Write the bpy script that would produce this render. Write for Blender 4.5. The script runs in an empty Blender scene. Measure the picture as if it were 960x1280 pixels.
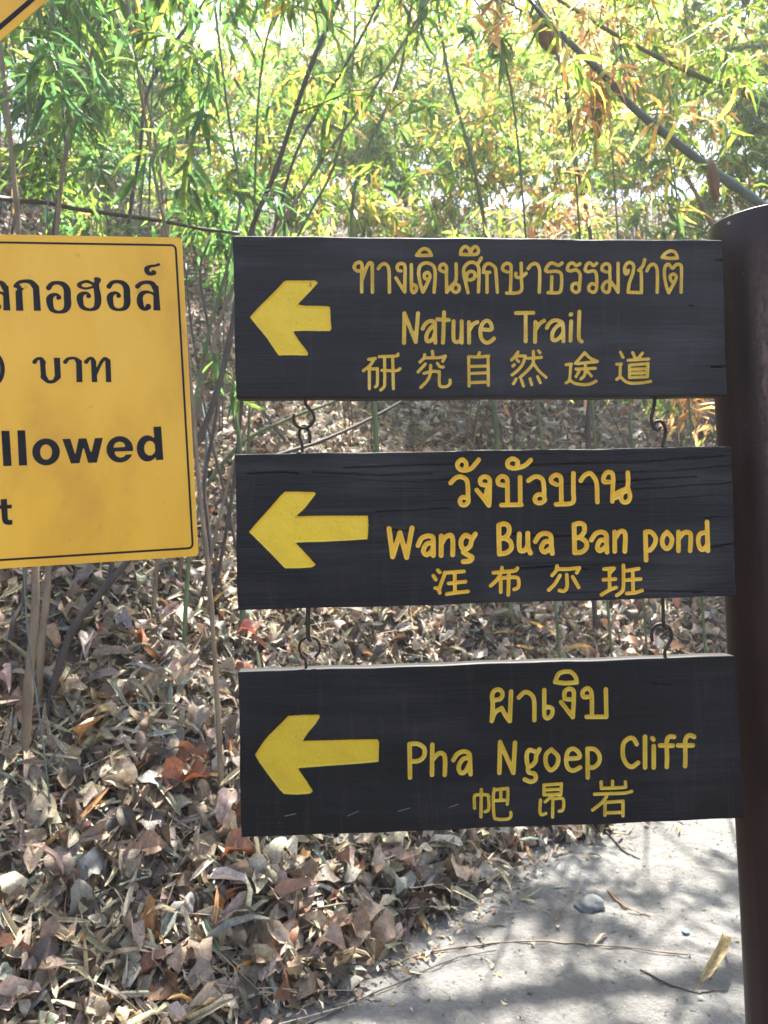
import bpy, math, random
import numpy as np
from mathutils import Vector, Matrix
random.seed(7); RNG = np.random.default_rng(11)
SC = bpy.context.scene
COL = SC.collection
R_ = math.radians

# ------------------------------------------------------------------ camera
FPX = 940.0
EYE = np.array((0.0, 0.0, 1.5))
PITCH, ROLL = math.atan(35/FPX), 0.0212
Fv = np.array((0, math.cos(PITCH), math.sin(PITCH)))
U0 = np.array((0, -math.sin(PITCH), math.cos(PITCH)))
R0 = np.array((1.0, 0, 0))
Rv = R0*math.cos(ROLL) - U0*math.sin(ROLL)
Uv = U0*math.cos(ROLL) + R0*math.sin(ROLL)
cam_d = bpy.data.cameras.new('camera')
cam = bpy.data.objects.new('camera', cam_d); COL.objects.link(cam); SC.camera = cam
cam_d.sensor_fit = 'HORIZONTAL'; cam_d.sensor_width = 36; cam_d.lens = FPX/960*36
cam_d.clip_start = 0.02; cam_d.clip_end = 500
cam_d.dof.use_dof = True; cam_d.dof.focus_distance = 1.05; cam_d.dof.aperture_fstop = 15
cam.matrix_world = Matrix(((Rv[0], Uv[0], -Fv[0], EYE[0]), (Rv[1], Uv[1], -Fv[1], EYE[1]),
                           (Rv[2], Uv[2], -Fv[2], EYE[2]), (0, 0, 0, 1)))
# ------------------------------------------------------------------ light
SUN_EL, SUN_AZ = R_(62), R_(17)          # azimuth measured from +Y towards +X
EXPOSURE = 2.4
GLARE_HAZE = .003  # density of the added volume that stands in for lens glare
w = bpy.data.worlds.new('World'); SC.world = w; w.use_nodes = True
nt = w.node_tree; nt.nodes.clear()
sky = nt.nodes.new('ShaderNodeTexSky'); sky.sky_type = 'NISHITA'; sky.sun_disc = False
sky.sun_elevation = SUN_EL; sky.sun_rotation = SUN_AZ; sky.air_density = 1.0; sky.dust_density = 3.5; sky.ozone_density = .6
bg = nt.nodes.new('ShaderNodeBackground'); bg.inputs[1].default_value = 0.085
wo = nt.nodes.new('ShaderNodeOutputWorld')
nt.links.new(sky.outputs[0], bg.inputs[0]); nt.links.new(bg.outputs[0], wo.inputs[0])
ld = bpy.data.lights.new('sun', 'SUN'); ld.energy = 5.0; ld.angle = R_(0.55); ld.color = (1, .94, .84)
sun = bpy.data.objects.new('sun', ld); COL.objects.link(sun)
SUN = np.array((math.sin(SUN_AZ)*math.cos(SUN_EL), math.cos(SUN_AZ)*math.cos(SUN_EL), math.sin(SUN_EL)))
sun.rotation_euler = Vector(SUN).to_track_quat('Z', 'Y').to_euler()
sun.location = (3, 10, 20)
SC.view_settings.view_transform = 'Standard'; SC.view_settings.look = 'None'
SC.view_settings.exposure = EXPOSURE; SC.view_settings.gamma = 1
SC.render.engine = 'CYCLES'
SC.cycles.max_bounces = 7; SC.cycles.diffuse_bounces = 3; SC.cycles.glossy_bounces = 2
SC.cycles.transmission_bounces = 4; SC.cycles.transparent_max_bounces = 4
SC.cycles.use_denoising = True; SC.cycles.sample_clamp_indirect = 6

# ------------------------------------------------------------------ basic helpers
def ray(px, py):
    return Fv + (px-480)/FPX*Rv - (py-640)/FPX*Uv
def at_y(px, py, Y):
    r = ray(px, py); return EYE + r*(Y/r[1])
def project(p):
    q = np.asarray(p) - EYE; d = q @ Fv
    return 480 + FPX*(q @ Rv)/d, 640 - FPX*(q @ Uv)/d, d
def nz(v): return v/np.maximum(np.linalg.norm(v, axis=-1, keepdims=True), 1e-9)

def tag(o, label=None, cat=None, group=None, kind=None):
    if label: o['label'] = label
    if cat: o['category'] = cat
    if group: o['group'] = group
    if kind: o['kind'] = kind
    return o
def empty(name, loc, label, cat, group=None):
    o = bpy.data.objects.new(name, None); COL.objects.link(o); o.location = [float(a) for a in loc]
    o.empty_display_size = .1
    bpy_parent_loc[o.name] = np.array(loc, float)
    return tag(o, label, cat, group)
bpy_parent_loc = {}
def link(name, me, parent=None, mat=None, loc=None):
    o = bpy.data.objects.new(name, me); COL.objects.link(o)
    if mat and not me.materials: me.materials.append(mat)
    if loc is not None: o.location = [float(a) for a in loc]
    if parent is not None: o.parent = parent
    return o
def mesh_np(name, V, F, mat=None, col=None, smooth=True, origin=None):
    """V (N,3) float, F list/array of faces (quads (M,4) or tris (M,3))."""
    V = np.asarray(V, np.float32)
    if origin is not None: V = V - np.asarray(origin, np.float32)
    me = bpy.data.meshes.new(name)
    if isinstance(F, np.ndarray):
        k = F.shape[1]; M = F.shape[0]
        me.vertices.add(len(V)); me.vertices.foreach_set('co', V.ravel())
        me.loops.add(M*k); me.loops.foreach_set('vertex_index', F.astype(np.int32).ravel())
        me.polygons.add(M); me.polygons.foreach_set('loop_start', np.arange(0, M*k, k, dtype=np.int32))
        me.polygons.foreach_set('loop_total', np.full(M, k, np.int32))
        me.update(calc_edges=True)
    else:
        me.from_pydata([tuple(map(float, v)) for v in V], [], [tuple(int(i) for i in f) for f in F]); me.update()
    if smooth: me.polygons.foreach_set('use_smooth', np.ones(len(me.polygons), bool))
    if col is not None:
        a = me.color_attributes.new('Col', 'FLOAT_COLOR', 'POINT')
        c = np.ones((len(V), 4), np.float32); c[:, :3] = col; a.data.foreach_set('color', c.ravel())
    if mat: me.materials.append(mat)
    return me

def catmull(P, n=6, closed=False):
    P = np.asarray(P, float)
    if len(P) < 3: 
        return P
    out = []
    N = len(P)
    for i in range(N-1):
        p1, p2 = P[i], P[i+1]
        p0 = P[i-1] if i > 0 else (P[-2] if closed else 2*p1-p2)
        p3 = P[i+2] if i+2 < N else (P[1] if closed else 2*p2-p1)
        if np.allclose(p1[:2], p2[:2]): continue
        if i > 0 and np.allclose(p0[:2], p1[:2]): p0 = 2*p1-p2
        if i+2 < N and np.allclose(p3[:2], p2[:2]): p3 = 2*p2-p1
        for k in range(n):
            t = k/n
            out.append(.5*((2*p1)+(p2-p0)*t+(2*p0-5*p1+4*p2-p3)*t*t+(3*p1-p0-3*p2+p3)*t**3))
    out.append(P[-1]); return np.array(out)

def tube(P, r, seg=8, node=None, squash=1.0):
    """swept tube; r scalar or per-point. node: list of (index, factor) bulges"""
    P = np.asarray(P, float); N = len(P)
    r = np.full(N, r, float) if np.isscalar(r) else np.asarray(r, float).copy()
    T = np.zeros_like(P); T[1:-1] = P[2:]-P[:-2]; T[0] = P[1]-P[0]; T[-1] = P[-1]-P[-2]; T = nz(T)
    up = np.array((0.0, 0, 1)) if abs(T[0][2]) < .9 else np.array((1.0, 0, 0))
    A = nz(np.cross(T[0], up)); V = []
    for i in range(N):
        A = nz(A - T[i]*(A @ T[i])); B = np.cross(T[i], A)
        for k in range(seg):
            a = 2*math.pi*k/seg
            V.append(P[i] + (A*math.cos(a) + B*math.sin(a)*squash)*r[i])
    F = [(i*seg+k, i*seg+(k+1) % seg, (i+1)*seg+(k+1) % seg, (i+1)*seg+k) for i in range(N-1) for k in range(seg)]
    V.append(P[0]); V.append(P[-1]); a, b = len(V)-2, len(V)-1
    F = [f for f in F]
    F += [(a, (k+1) % seg, k) for k in range(seg)] + [(b, (N-1)*seg+k, (N-1)*seg+(k+1) % seg) for k in range(seg)]
    return V, F
def box_mesh(V, F, c, s, R=None):
    n = len(V)
    for x in (-1, 1):
        for y in (-1, 1):
            for z in (-1, 1):
                v = np.array((x*s[0]/2, y*s[1]/2, z*s[2]/2))
                V.append(np.array(c) + (R @ v if R is not None else v))
    F += [(n+a, n+b, n+c_, n+d) for a, b, c_, d in ((0,1,3,2),(4,6,7,5),(0,4,5,1),(2,3,7,6),(0,2,6,4),(1,5,7,3))]

# ------------------------------------------------------------------ materials
def mat_new(name):
    m = bpy.data.materials.new(name); m.use_nodes = True; n = m.node_tree; n.nodes.clear()
    return m, n, (lambda t, **k: _nd(n, t, **k)), n.links.new
def _nd(n, t, **k):
    x = n.nodes.new('ShaderNode'+t)
    for a, b in k.items():
        if a.startswith('i_'): x.inputs[a[2:].replace('_', ' ')].default_value = b
        else: setattr(x, a, b)
    return x
def ramp(nd, stops):
    r = nd('ValToRGB'); e = r.color_ramp.elements
    while len(e) < len(stops): e.new(.5)
    for i, (p, c) in enumerate(stops): e[i].position = p; e[i].color = (*c, 1) if len(c) == 3 else c
    return r

def leaf_mat(name, src, trans=.45, gloss=.05, rough=.4, vein=0.0, tcol=1.5):
    m, n, nd, lk = mat_new(name)
    c = nd('ObjectInfo').outputs['Color'] if src == 'object' else None
    if c is None:
        a = nd('Attribute'); a.attribute_name = 'Col'; c = a.outputs['Color']
    geo = nd('NewGeometry'); no = nd('TexNoise', i_Scale=75.0 if vein else 30.0, i_Detail=8.0 if vein else 2.0, i_Roughness=.7)
    lk(geo.outputs['Position'], no.inputs['Vector'])
    mr = nd('MapRange'); mr.inputs[1].default_value = .3; mr.inputs[2].default_value = .7
    mr.inputs[3].default_value = .5 if vein else .75; mr.inputs[4].default_value = 1.35 if vein else 1.2
    lk(no.outputs[0], mr.inputs[0])
    fac = mr.outputs[0]; hgt = no.outputs[0]
    if vein:
        if src == 'object': lv = nd('TexCoord').outputs['Object']
        else:
            la = nd('Attribute'); la.attribute_name = 'luv'; lv = la.outputs['Vector']
        sx = nd('SeparateXYZ'); lk(lv, sx.inputs[0])
        ab = nd('Math', operation='ABSOLUTE'); lk(sx.outputs[1], ab.inputs[0])
        k1 = nd('Math', operation='MULTIPLY_ADD'); lk(ab.outputs[0], k1.inputs[0]); k1.inputs[1].default_value = -1.5; lk(sx.outputs[0], k1.inputs[2])
        k2 = nd('Math', operation='MULTIPLY'); lk(k1.outputs[0], k2.inputs[0]); k2.inputs[1].default_value = 84.0
        k3 = nd('Math', operation='SINE'); lk(k2.outputs[0], k3.inputs[0])
        k4 = nd('MapRange'); k4.inputs[1].default_value = .55; k4.inputs[2].default_value = 1.0; k4.inputs[3].default_value = 1.0; k4.inputs[4].default_value = .86; lk(k3.outputs[0], k4.inputs[0])
        mid = nd('MapRange'); mid.inputs[1].default_value = .006; mid.inputs[2].default_value = .016; mid.inputs[3].default_value = .8; mid.inputs[4].default_value = 1.0; lk(ab.outputs[0], mid.inputs[0])
        mm = nd('Math', operation='MULTIPLY'); lk(k4.outputs[0], mm.inputs[0]); lk(mid.outputs[0], mm.inputs[1])
        n2 = nd('TexNoise', i_Scale=14.0, i_Detail=3.0); lk(geo.outputs['Position'], n2.inputs['Vector'])
        r2 = nd('MapRange'); r2.inputs[1].default_value = .35; r2.inputs[2].default_value = .65; r2.inputs[3].default_value = .75; r2.inputs[4].default_value = 1.2; lk(n2.outputs[0], r2.inputs[0])
        m3 = nd('Math', operation='MULTIPLY'); lk(mm.outputs[0], m3.inputs[0]); lk(mr.outputs[0], m3.inputs[1])
        m4 = nd('Math', operation='MULTIPLY'); lk(m3.outputs[0], m4.inputs[0]); lk(r2.outputs[0], m4.inputs[1]); fac = m4.outputs[0]
        ad = nd('Math', operation='MULTIPLY_ADD'); lk(mm.outputs[0], ad.inputs[0]); ad.inputs[1].default_value = 1.2; lk(no.outputs[0], ad.inputs[2]); hgt = ad.outputs[0]
    mx = nd('VectorMath', operation='SCALE'); lk(c, mx.inputs[0]); lk(fac, mx.inputs['Scale'])
    df = nd('BsdfDiffuse'); tr = nd('BsdfTranslucent'); gl = nd('BsdfGlossy', i_Roughness=rough)
    sc = nd('VectorMath', operation='SCALE'); sc.inputs['Scale'].default_value = tcol
    lk(mx.outputs[0], sc.inputs[0])
    lk(mx.outputs[0], df.inputs[0]); lk(sc.outputs[0], tr.inputs[0])
    m1 = nd('MixShader'); m1.inputs[0].default_value = trans; lk(df.outputs[0], m1.inputs[1]); lk(tr.outputs[0], m1.inputs[2])
    m2 = nd('MixShader'); m2.inputs[0].default_value = gloss; lk(m1.outputs[0], m2.inputs[1]); lk(gl.outputs[0], m2.inputs[2])
    gl.inputs[0].default_value = (1, .97, .92, 1)
    if vein:
        bp = nd('Bump', i_Strength=.8, i_Distance=.004); lk(hgt, bp.inputs['Height'])
        lk(bp.outputs[0], df.inputs['Normal']); lk(bp.outputs[0], gl.inputs['Normal'])
    o = nd('OutputMaterial'); lk(m2.outputs[0], o.inputs[0]); return m
M = {}
M['leaf_o'] = leaf_mat('living_leaf', 'object', .6, .035, .4, 0, 1.8)
M['leaf_j'] = leaf_mat('living_foliage', 'attr', .6, .025, .4, 0, 1.8)
M['dry_o'] = leaf_mat('dry_leaf', 'object', .2, .05, .5, 1, 1.2)
M['dry_j'] = leaf_mat('dry_litter', 'attr', .2, .05, .5, 1, 1.2)

def principled(name, base, rough=.6, stops=None, scale=(8, 8, 8), detail=6, bump=.2, bdist=.002, bscale=None, coords='Object', spec=.4, metallic=0, dist=0.0):
    m, n, nd, lk = mat_new(name)
    tc = nd('TexCoord'); mp = nd('Mapping'); mp.inputs['Scale'].default_value = scale
    lk(tc.outputs[coords], mp.inputs[0])
    no = nd('TexNoise', i_Scale=1.0, i_Detail=float(detail), i_Roughness=.6, i_Distortion=float(dist)); lk(mp.outputs[0], no.inputs['Vector'])
    b = nd('BsdfPrincipled', i_Roughness=rough); b.inputs['Specular IOR Level'].default_value = spec
    b.inputs['Metallic'].default_value = metallic
    if stops: 
        r = ramp(nd, stops); lk(no.outputs[0], r.inputs[0]); lk(r.outputs[0], b.inputs['Base Color'])
    else: b.inputs['Base Color'].default_value = (*base, 1)
    if bump:
        mp2 = nd('Mapping'); mp2.inputs['Scale'].default_value = bscale or [s*3 for s in scale]
        lk(tc.outputs[coords], mp2.inputs[0])
        n2 = nd('TexNoise', i_Scale=1.0, i_Detail=8.0, i_Roughness=.65); lk(mp2.outputs[0], n2.inputs['Vector'])
        bp = nd('Bump', i_Strength=bump, i_Distance=bdist); lk(n2.outputs[0], bp.inputs['Height']); lk(bp.outputs[0], b.inputs['Normal'])
    o = nd('OutputMaterial'); lk(b.outputs[0], o.inputs[0]); m['bsdf'] = b.name
    return m
def board_mat(name, seed, stops, bump):
    m, n, nd, lk = mat_new(name)
    tc = nd('TexCoord'); mp = nd('Mapping'); mp.inputs['Location'].default_value = (seed, seed*.7, 0)
    mp.inputs['Scale'].default_value = (2.2, 26, 5); lk(tc.outputs['Object'], mp.inputs[0])
    g1 = nd('TexNoise', i_Scale=1.0, i_Detail=8.0, i_Roughness=.68, i_Distortion=.6); lk(mp.outputs[0], g1.inputs['Vector'])
    g2 = nd('TexNoise', i_Scale=5.5, i_Detail=4.0); lk(tc.outputs['Object'], g2.inputs['Vector'])
    mx = nd('Mix'); mx.data_type = 'FLOAT'; mx.inputs[0].default_value = .45; lk(g1.outputs[0], mx.inputs[2]); lk(g2.outputs[0], mx.inputs[3])
    r = ramp(nd, stops); lk(mx.outputs[0], r.inputs[0])
    # fine dust specks
    sp = nd('TexNoise', i_Scale=420.0, i_Detail=2.0); lk(tc.outputs['Object'], sp.inputs['Vector'])
    sr = ramp(nd, [(.72, (0, 0, 0)), (.80, (1, 1, 1))]); lk(sp.outputs[0], sr.inputs[0])
    ms = nd('Mix'); ms.data_type = 'RGBA'; lk(sr.outputs[0], ms.inputs[0]); lk(r.outputs[0], ms.inputs[6]); ms.inputs[7].default_value = (.10, .11, .12, 1)
    mv = nd('Mapping'); mv.inputs['Scale'].default_value = (95, 7, 5); mv.inputs['Location'].default_value = (seed*3, 0, 0); lk(tc.outputs['Object'], mv.inputs[0])
    gv = nd('TexNoise', i_Scale=1.0, i_Detail=5.0, i_Roughness=.6, i_Distortion=.8); lk(mv.outputs[0], gv.inputs['Vector'])
    rv = ramp(nd, [(.56, (0, 0, 0)), (.78, (.22, .22, .22))]); lk(gv.outputs[0], rv.inputs[0])
    mw = nd('Mix'); mw.data_type = 'RGBA'; lk(rv.outputs[0], mw.inputs[0]); lk(ms.outputs[2], mw.inputs[6]); mw.inputs[7].default_value = (.065, .062, .065, 1)
    ms = mw
    b = nd('BsdfPrincipled', i_Roughness=.52); b.inputs['Specular IOR Level'].default_value = .22
    lk(ms.outputs[2], b.inputs['Base Color'])
    mp2 = nd('Mapping'); mp2.inputs['Scale'].default_value = (9, 240, 30); lk(tc.outputs['Object'], mp2.inputs[0])
    g3 = nd('TexNoise', i_Scale=1.0, i_Detail=6.0, i_Roughness=.6, i_Distortion=.4); lk(mp2.outputs[0], g3.inputs['Vector'])
    bp = nd('Bump', i_Strength=min(1.0, bump*1.5), i_Distance=.003); lk(g3.outputs[0], bp.inputs['Height']); lk(bp.outputs[0], b.inputs['Normal'])
    rr = nd('MapRange'); rr.inputs[3].default_value = .42; rr.inputs[4].default_value = .72; lk(g2.outputs[0], rr.inputs[0]); lk(rr.outputs[0], b.inputs['Roughness'])
    o = nd('OutputMaterial'); lk(b.outputs[0], o.inputs[0]); return m
M['board1'] = board_mat('charcoal_wood_top', 1.3, [(.36, (.010, .0095, .011)), (.5, (.019, .0185, .021)), (.62, (.038, .037, .041))], .35)
M['board2'] = board_mat('charcoal_wood_middle', 5.1, [(.36, (.006, .0058, .007)), (.5, (.014, .0135, .016)), (.62, (.034, .033, .036))], .8)
M['board3'] = board_mat('charcoal_wood_bottom', 9.7, [(.36, (.003, .003, .004)), (.5, (.006, .006, .0085)), (.64, (.018, .0175, .021))], .35)

def paint_mat(name, c1, c2, c3, gritty=.4):
    m, n, nd, lk = mat_new(name)
    tc = nd('TexCoord')
    a = nd('TexNoise', i_Scale=28.0, i_Detail=6.0, i_Roughness=.6); lk(tc.outputs['Object'], a.inputs['Vector'])
    r = ramp(nd, [(.3, c1), (.52, c2), (.72, c3)]); lk(a.outputs[0], r.inputs[0])
    s = nd('TexNoise', i_Scale=110.0, i_Detail=4.0); lk(tc.outputs['Object'], s.inputs['Vector'])
    sr = ramp(nd, [(.24, (1, 1, 1)), (.31, (0, 0, 0))]); lk(s.outputs[0], sr.inputs[0])
    ms = nd('Mix'); ms.data_type = 'RGBA'; lk(sr.outputs[0], ms.inputs[0]); lk(r.outputs[0], ms.inputs[6]); ms.inputs[7].default_value = (.25, .15, .03, 1)
    b = nd('BsdfPrincipled', i_Roughness=.45); b.inputs['Specular IOR Level'].default_value = .4
    lk(ms.outputs[2], b.inputs['Base Color'])
    n3 = nd('TexNoise', i_Scale=260.0, i_Detail=4.0, i_Roughness=.6); lk(tc.outputs['Object'], n3.inputs['Vector'])
    bp = nd('Bump', i_Strength=gritty, i_Distance=.001); lk(n3.outputs[0], bp.inputs['Height']); lk(bp.outputs[0], b.inputs['Normal'])
    o = nd('OutputMaterial'); lk(b.outputs[0], o.inputs[0]); return m
M['yellow1'] = paint_mat('yellow_paint_pale', (.56, .37, .055), (.70, .48, .085), (.80, .59, .17))
M['yellow2'] = paint_mat('yellow_paint_warm', (.70, .42, .04), (.82, .52, .06), (.88, .60, .12))
M['yellow3'] = paint_mat('yellow_paint_dull', (.49, .335, .035), (.62, .435, .05), (.70, .51, .10))
M['arrow1'] = paint_mat('yellow_arrow_paint', (.66, .44, .022), (.74, .50, .025), (.74, .51, .06), .5)
M['arrow3'] = paint_mat('yellow_arrow_dull', (.50, .34, .018), (.58, .40, .02), (.58, .41, .04), .5)
def sign_mat():
    m, n, nd, lk = mat_new('yellow_reflective_sheet')
    tc = nd('TexCoord')
    mp = nd('Mapping'); mp.inputs['Scale'].default_value = (9, 4.0, 5); lk(tc.outputs['Object'], mp.inputs[0])
    a = nd('TexNoise', i_Scale=1.0, i_Detail=6.0, i_Roughness=.6, i_Distortion=.3); lk(mp.outputs[0], a.inputs['Vector'])
    r = ramp(nd, [(.28, (.60, .30, .02)), (.5, (.78, .415, .026)), (.72, (.84, .48, .05))]); lk(a.outputs[0], r.inputs[0])
    s = nd('TexNoise', i_Scale=62.0, i_Detail=5.0, i_Distortion=.5); lk(tc.outputs['Object'], s.inputs['Vector'])
    sr = ramp(nd, [(.25, (.55, .55, .55)), (.33, (0, 0, 0))]); lk(s.outputs[0], sr.inputs[0])
    ms = nd('Mix'); ms.data_type = 'RGBA'; lk(sr.outputs[0], ms.inputs[0]); lk(r.outputs[0], ms.inputs[6]); ms.inputs[7].default_value = (.30, .19, .05, 1)
    b = nd('BsdfPrincipled', i_Roughness=.38); b.inputs['Specular IOR Level'].default_value = .45
    lk(ms.outputs[2], b.inputs['Base Color'])
    o = nd('OutputMaterial'); lk(b.outputs[0], o.inputs[0]); return m
M['sign'] = sign_mat()
M['ink'] = principled('black_print', (.008, .008, .011), .5, None, bump=0, spec=.2)
M['alu'] = principled('aluminium_back', (.45, .45, .45), .45, None, bump=0, metallic=.8)
def post_mat():
    m, n, nd, lk = mat_new('maroon_post_paint')
    tc = nd('TexCoord')
    mp = nd('Mapping'); mp.inputs['Scale'].default_value = (30, 30, 1.6); lk(tc.outputs['Object'], mp.inputs[0])
    a = nd('TexNoise', i_Scale=1.0, i_Detail=8.0, i_Roughness=.65); lk(mp.outputs[0], a.inputs['Vector'])
    r = ramp(nd, [(.3, (.012, .0045, .0055)), (.5, (.020, .008, .0085)), (.72, (.040, .018, .015))]); lk(a.outputs[0], r.inputs[0])
    s = nd('TexNoise', i_Scale=330.0, i_Detail=3.0); lk(tc.outputs['Object'], s.inputs['Vector'])
    sr = ramp(nd, [(.68, (0, 0, 0)), (.76, (1, 1, 1))]); lk(s.outputs[0], sr.inputs[0])
    ms = nd('Mix'); ms.data_type = 'RGBA'; lk(sr.outputs[0], ms.inputs[0]); lk(r.outputs[0], ms.inputs[6]); ms.inputs[7].default_value = (.09, .07, .065, 1)
    b = nd('BsdfPrincipled', i_Roughness=.42); b.inputs['Specular IOR Level'].default_value = .3
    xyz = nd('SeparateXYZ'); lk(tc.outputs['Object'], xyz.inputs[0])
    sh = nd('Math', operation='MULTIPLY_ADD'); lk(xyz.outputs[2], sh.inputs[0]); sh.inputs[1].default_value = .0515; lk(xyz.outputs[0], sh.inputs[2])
    fx = nd('MapRange'); fx.inputs[1].default_value = -.062; fx.inputs[2].default_value = -.050; lk(sh.outputs[0], fx.inputs[0])  # sky reflection painted into the base colour as a paler speckled streak
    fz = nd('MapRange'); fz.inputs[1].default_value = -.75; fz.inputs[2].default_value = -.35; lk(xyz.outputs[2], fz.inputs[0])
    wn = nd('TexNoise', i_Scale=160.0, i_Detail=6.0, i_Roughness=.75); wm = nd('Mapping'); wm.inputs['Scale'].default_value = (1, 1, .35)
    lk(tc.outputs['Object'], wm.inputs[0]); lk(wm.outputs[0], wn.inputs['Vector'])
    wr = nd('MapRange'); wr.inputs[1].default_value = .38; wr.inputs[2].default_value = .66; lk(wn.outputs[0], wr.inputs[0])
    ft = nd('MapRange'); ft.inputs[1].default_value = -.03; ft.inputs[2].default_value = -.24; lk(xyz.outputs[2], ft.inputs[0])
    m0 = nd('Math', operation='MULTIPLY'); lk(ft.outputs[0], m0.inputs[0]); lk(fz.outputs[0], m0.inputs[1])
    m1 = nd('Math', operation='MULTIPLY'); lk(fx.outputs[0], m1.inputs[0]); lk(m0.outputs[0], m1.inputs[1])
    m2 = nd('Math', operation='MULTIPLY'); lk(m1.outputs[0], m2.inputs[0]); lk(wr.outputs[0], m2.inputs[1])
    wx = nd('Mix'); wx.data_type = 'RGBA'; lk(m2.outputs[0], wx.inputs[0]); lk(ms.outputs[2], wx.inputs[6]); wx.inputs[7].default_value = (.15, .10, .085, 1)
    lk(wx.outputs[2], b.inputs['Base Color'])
    bp = nd('Bump', i_Strength=.3, i_Distance=.001); lk(s.outputs[0], bp.inputs['Height']); lk(bp.outputs[0], b.inputs['Normal'])
    o = nd('OutputMaterial'); lk(b.outputs[0], o.inputs[0]); return m
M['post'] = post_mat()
M['iron'] = principled('rusty_iron', None, .6, [(.35, (.02, .016, .016)), (.65, (.05, .035, .03))], (60, 60, 60), bump=.4, bdist=.0005, metallic=.3)
M['soil'] = principled('forest_soil', None, .95, [(.3, (.035, .027, .02)), (.6, (.075, .058, .045)), (.8, (.12, .10, .08))], (6, 6, 6), 8, .6, .02, coords='Generated' if False else 'Object')
M['culm_green'] = principled('green_culm', None, .45, [(.3, (.05, .075, .03)), (.6, (.10, .13, .05)), (.8, (.17, .16, .09))], (14, 14, 5), bump=.1)
M['culm_tan'] = principled('tan_culm', None, .55, [(.3, (.10, .07, .045)), (.6, (.19, .14, .085)), (.8, (.28, .22, .15))], (18, 18, 5), bump=.2)
M['culm_dark'] = principled('dark_stem', None, .6, [(.3, (.028, .022, .02)), (.6, (.06, .045, .038)), (.8, (.11, .085, .07))], (20, 20, 6), bump=.3)
M['culm_blue'] = principled('bluish_culm', None, .4, [(.3, (.05, .075, .065)), (.6, (.10, .13, .12)), (.8, (.18, .20, .18))], (20, 20, 6), bump=.1)
M['bark'] = principled('pale_bark', None, .85, [(.3, (.10, .09, .08)), (.6, (.22, .20, .18)), (.8, (.36, .34, .31))], (14, 14, 4), bump=.8, bdist=.01)
M['sheath'] = principled('dry_sheath', None, .7, [(.3, (.10, .055, .03)), (.6, (.20, .12, .07)), (.8, (.34, .24, .15))], (40, 40, 6), bump=.5, bdist=.002)
M['stone'] = principled('grey_stone', None, .8, [(.3, (.09, .10, .10)), (.6, (.16, .17, .17)), (.8, (.26, .26, .25))], (30, 30, 30), bump=.5, bdist=.003)
M['bluecap'] = principled('blue_plastic', (.12, .25, .38), .4, None, bump=0)
def path_mat():
    m, n, nd, lk = mat_new('dusty_path')
    tc = nd('TexCoord')
    a = nd('TexNoise', i_Scale=2.6, i_Detail=10.0, i_Roughness=.65, i_Distortion=.4); lk(tc.outputs['Object'], a.inputs['Vector'])
    r = ramp(nd, [(.28, (.17, .168, .162)), (.48, (.26, .258, .25)), (.7, (.35, .348, .34))]); lk(a.outputs[0], r.inputs[0])
    s = nd('TexNoise', i_Scale=22.0, i_Detail=12.0, i_Roughness=.8, i_Distortion=1.2); lk(tc.outputs['Object'], s.inputs['Vector'])
    sr = ramp(nd, [(.30, (.0, .0, .0)), (.56, (1, 1, 1))]); lk(s.outputs[0], sr.inputs[0])
    ms = nd('Mix'); ms.data_type = 'RGBA'; lk(sr.outputs[0], ms.inputs[0]); lk(r.outputs[0], ms.inputs[7]); ms.inputs[6].default_value = (.18, .175, .16, 1)
    b = nd('BsdfPrincipled', i_Roughness=.95); b.inputs['Specular IOR Level'].default_value = .1
    lk(ms.outputs[2], b.inputs['Base Color'])
    n3 = nd('TexNoise', i_Scale=60.0, i_Detail=10.0, i_Roughness=.72); lk(tc.outputs['Object'], n3.inputs['Vector'])
    bp = nd('Bump', i_Strength=1.0, i_Distance=.03); lk(n3.outputs[0], bp.inputs['Height']); lk(bp.outputs[0], b.inputs['Normal'])
    o = nd('OutputMaterial'); lk(b.outputs[0], o.inputs[0]); return m
M['path'] = path_mat()

# ------------------------------------------------------------------ terrain
_ph = RNG.uniform(0, 6.28, (8, 2)); _fr = np.array((.5, .9, 1.7, 2.9, 5.3, 9.1, 17, 31.0))
def wob(x, y, lo=0, hi=8):
    s = 0
    for k in range(lo, hi):
        f = _fr[k]; a = 1/f
        s = s + a*np.sin(x*f*1.1+y*f*.6+_ph[k, 0])*np.cos(y*f*.95-x*f*.4+_ph[k, 1])
    return s
E0 = np.array((-0.335, 2.41)); EN = nz(np.array((-.725, .69)))
def dist_edge(x, y):
    t = (x-E0[0])*.69 + (y-E0[1])*.725
    d = (x-E0[0])*EN[0] + (y-E0[1])*EN[1]
    d = d + .05*np.sin(t*3.1+.5) + .035*np.sin(t*7.3)
    e = (y-5.0)*.97 - .0*x + .12*np.sin(x*1.3)
    k = .35
    return k*np.logaddexp(d/k, e/k)
def ground(x, y):
    x = np.asarray(x, float); y = np.asarray(y, float)
    d = dist_edge(x, y)
    up = np.clip(d, 0, None)
    far = np.clip(d-17, 0, None)
    z = .68*up - .14*up*np.exp(-up*2.0) + .05*wob(x, y, 0, 5)*np.clip(up, 0, 1.5)*.6 + .012*wob(x*2, y*2, 2, 8) - .45*far
    lo = np.clip(-d-1.9, 0, None)
    z = np.where(d < 0, -.02*np.clip(-d, 0, 1) - .35*lo/(1+.15*lo), z)
    return z
def path_z(x, y):
    return .014*wob(x*1.3, y*1.3, 1, 8) + .010*wob(x*4+3, y*4, 2, 8) + .022
def surf(x, y):
    g = ground(x, y); d = dist_edge(x, y)
    return np.where((d < .1) & (d > -1.9), np.maximum(g, path_z(x, y)), g)
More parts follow.
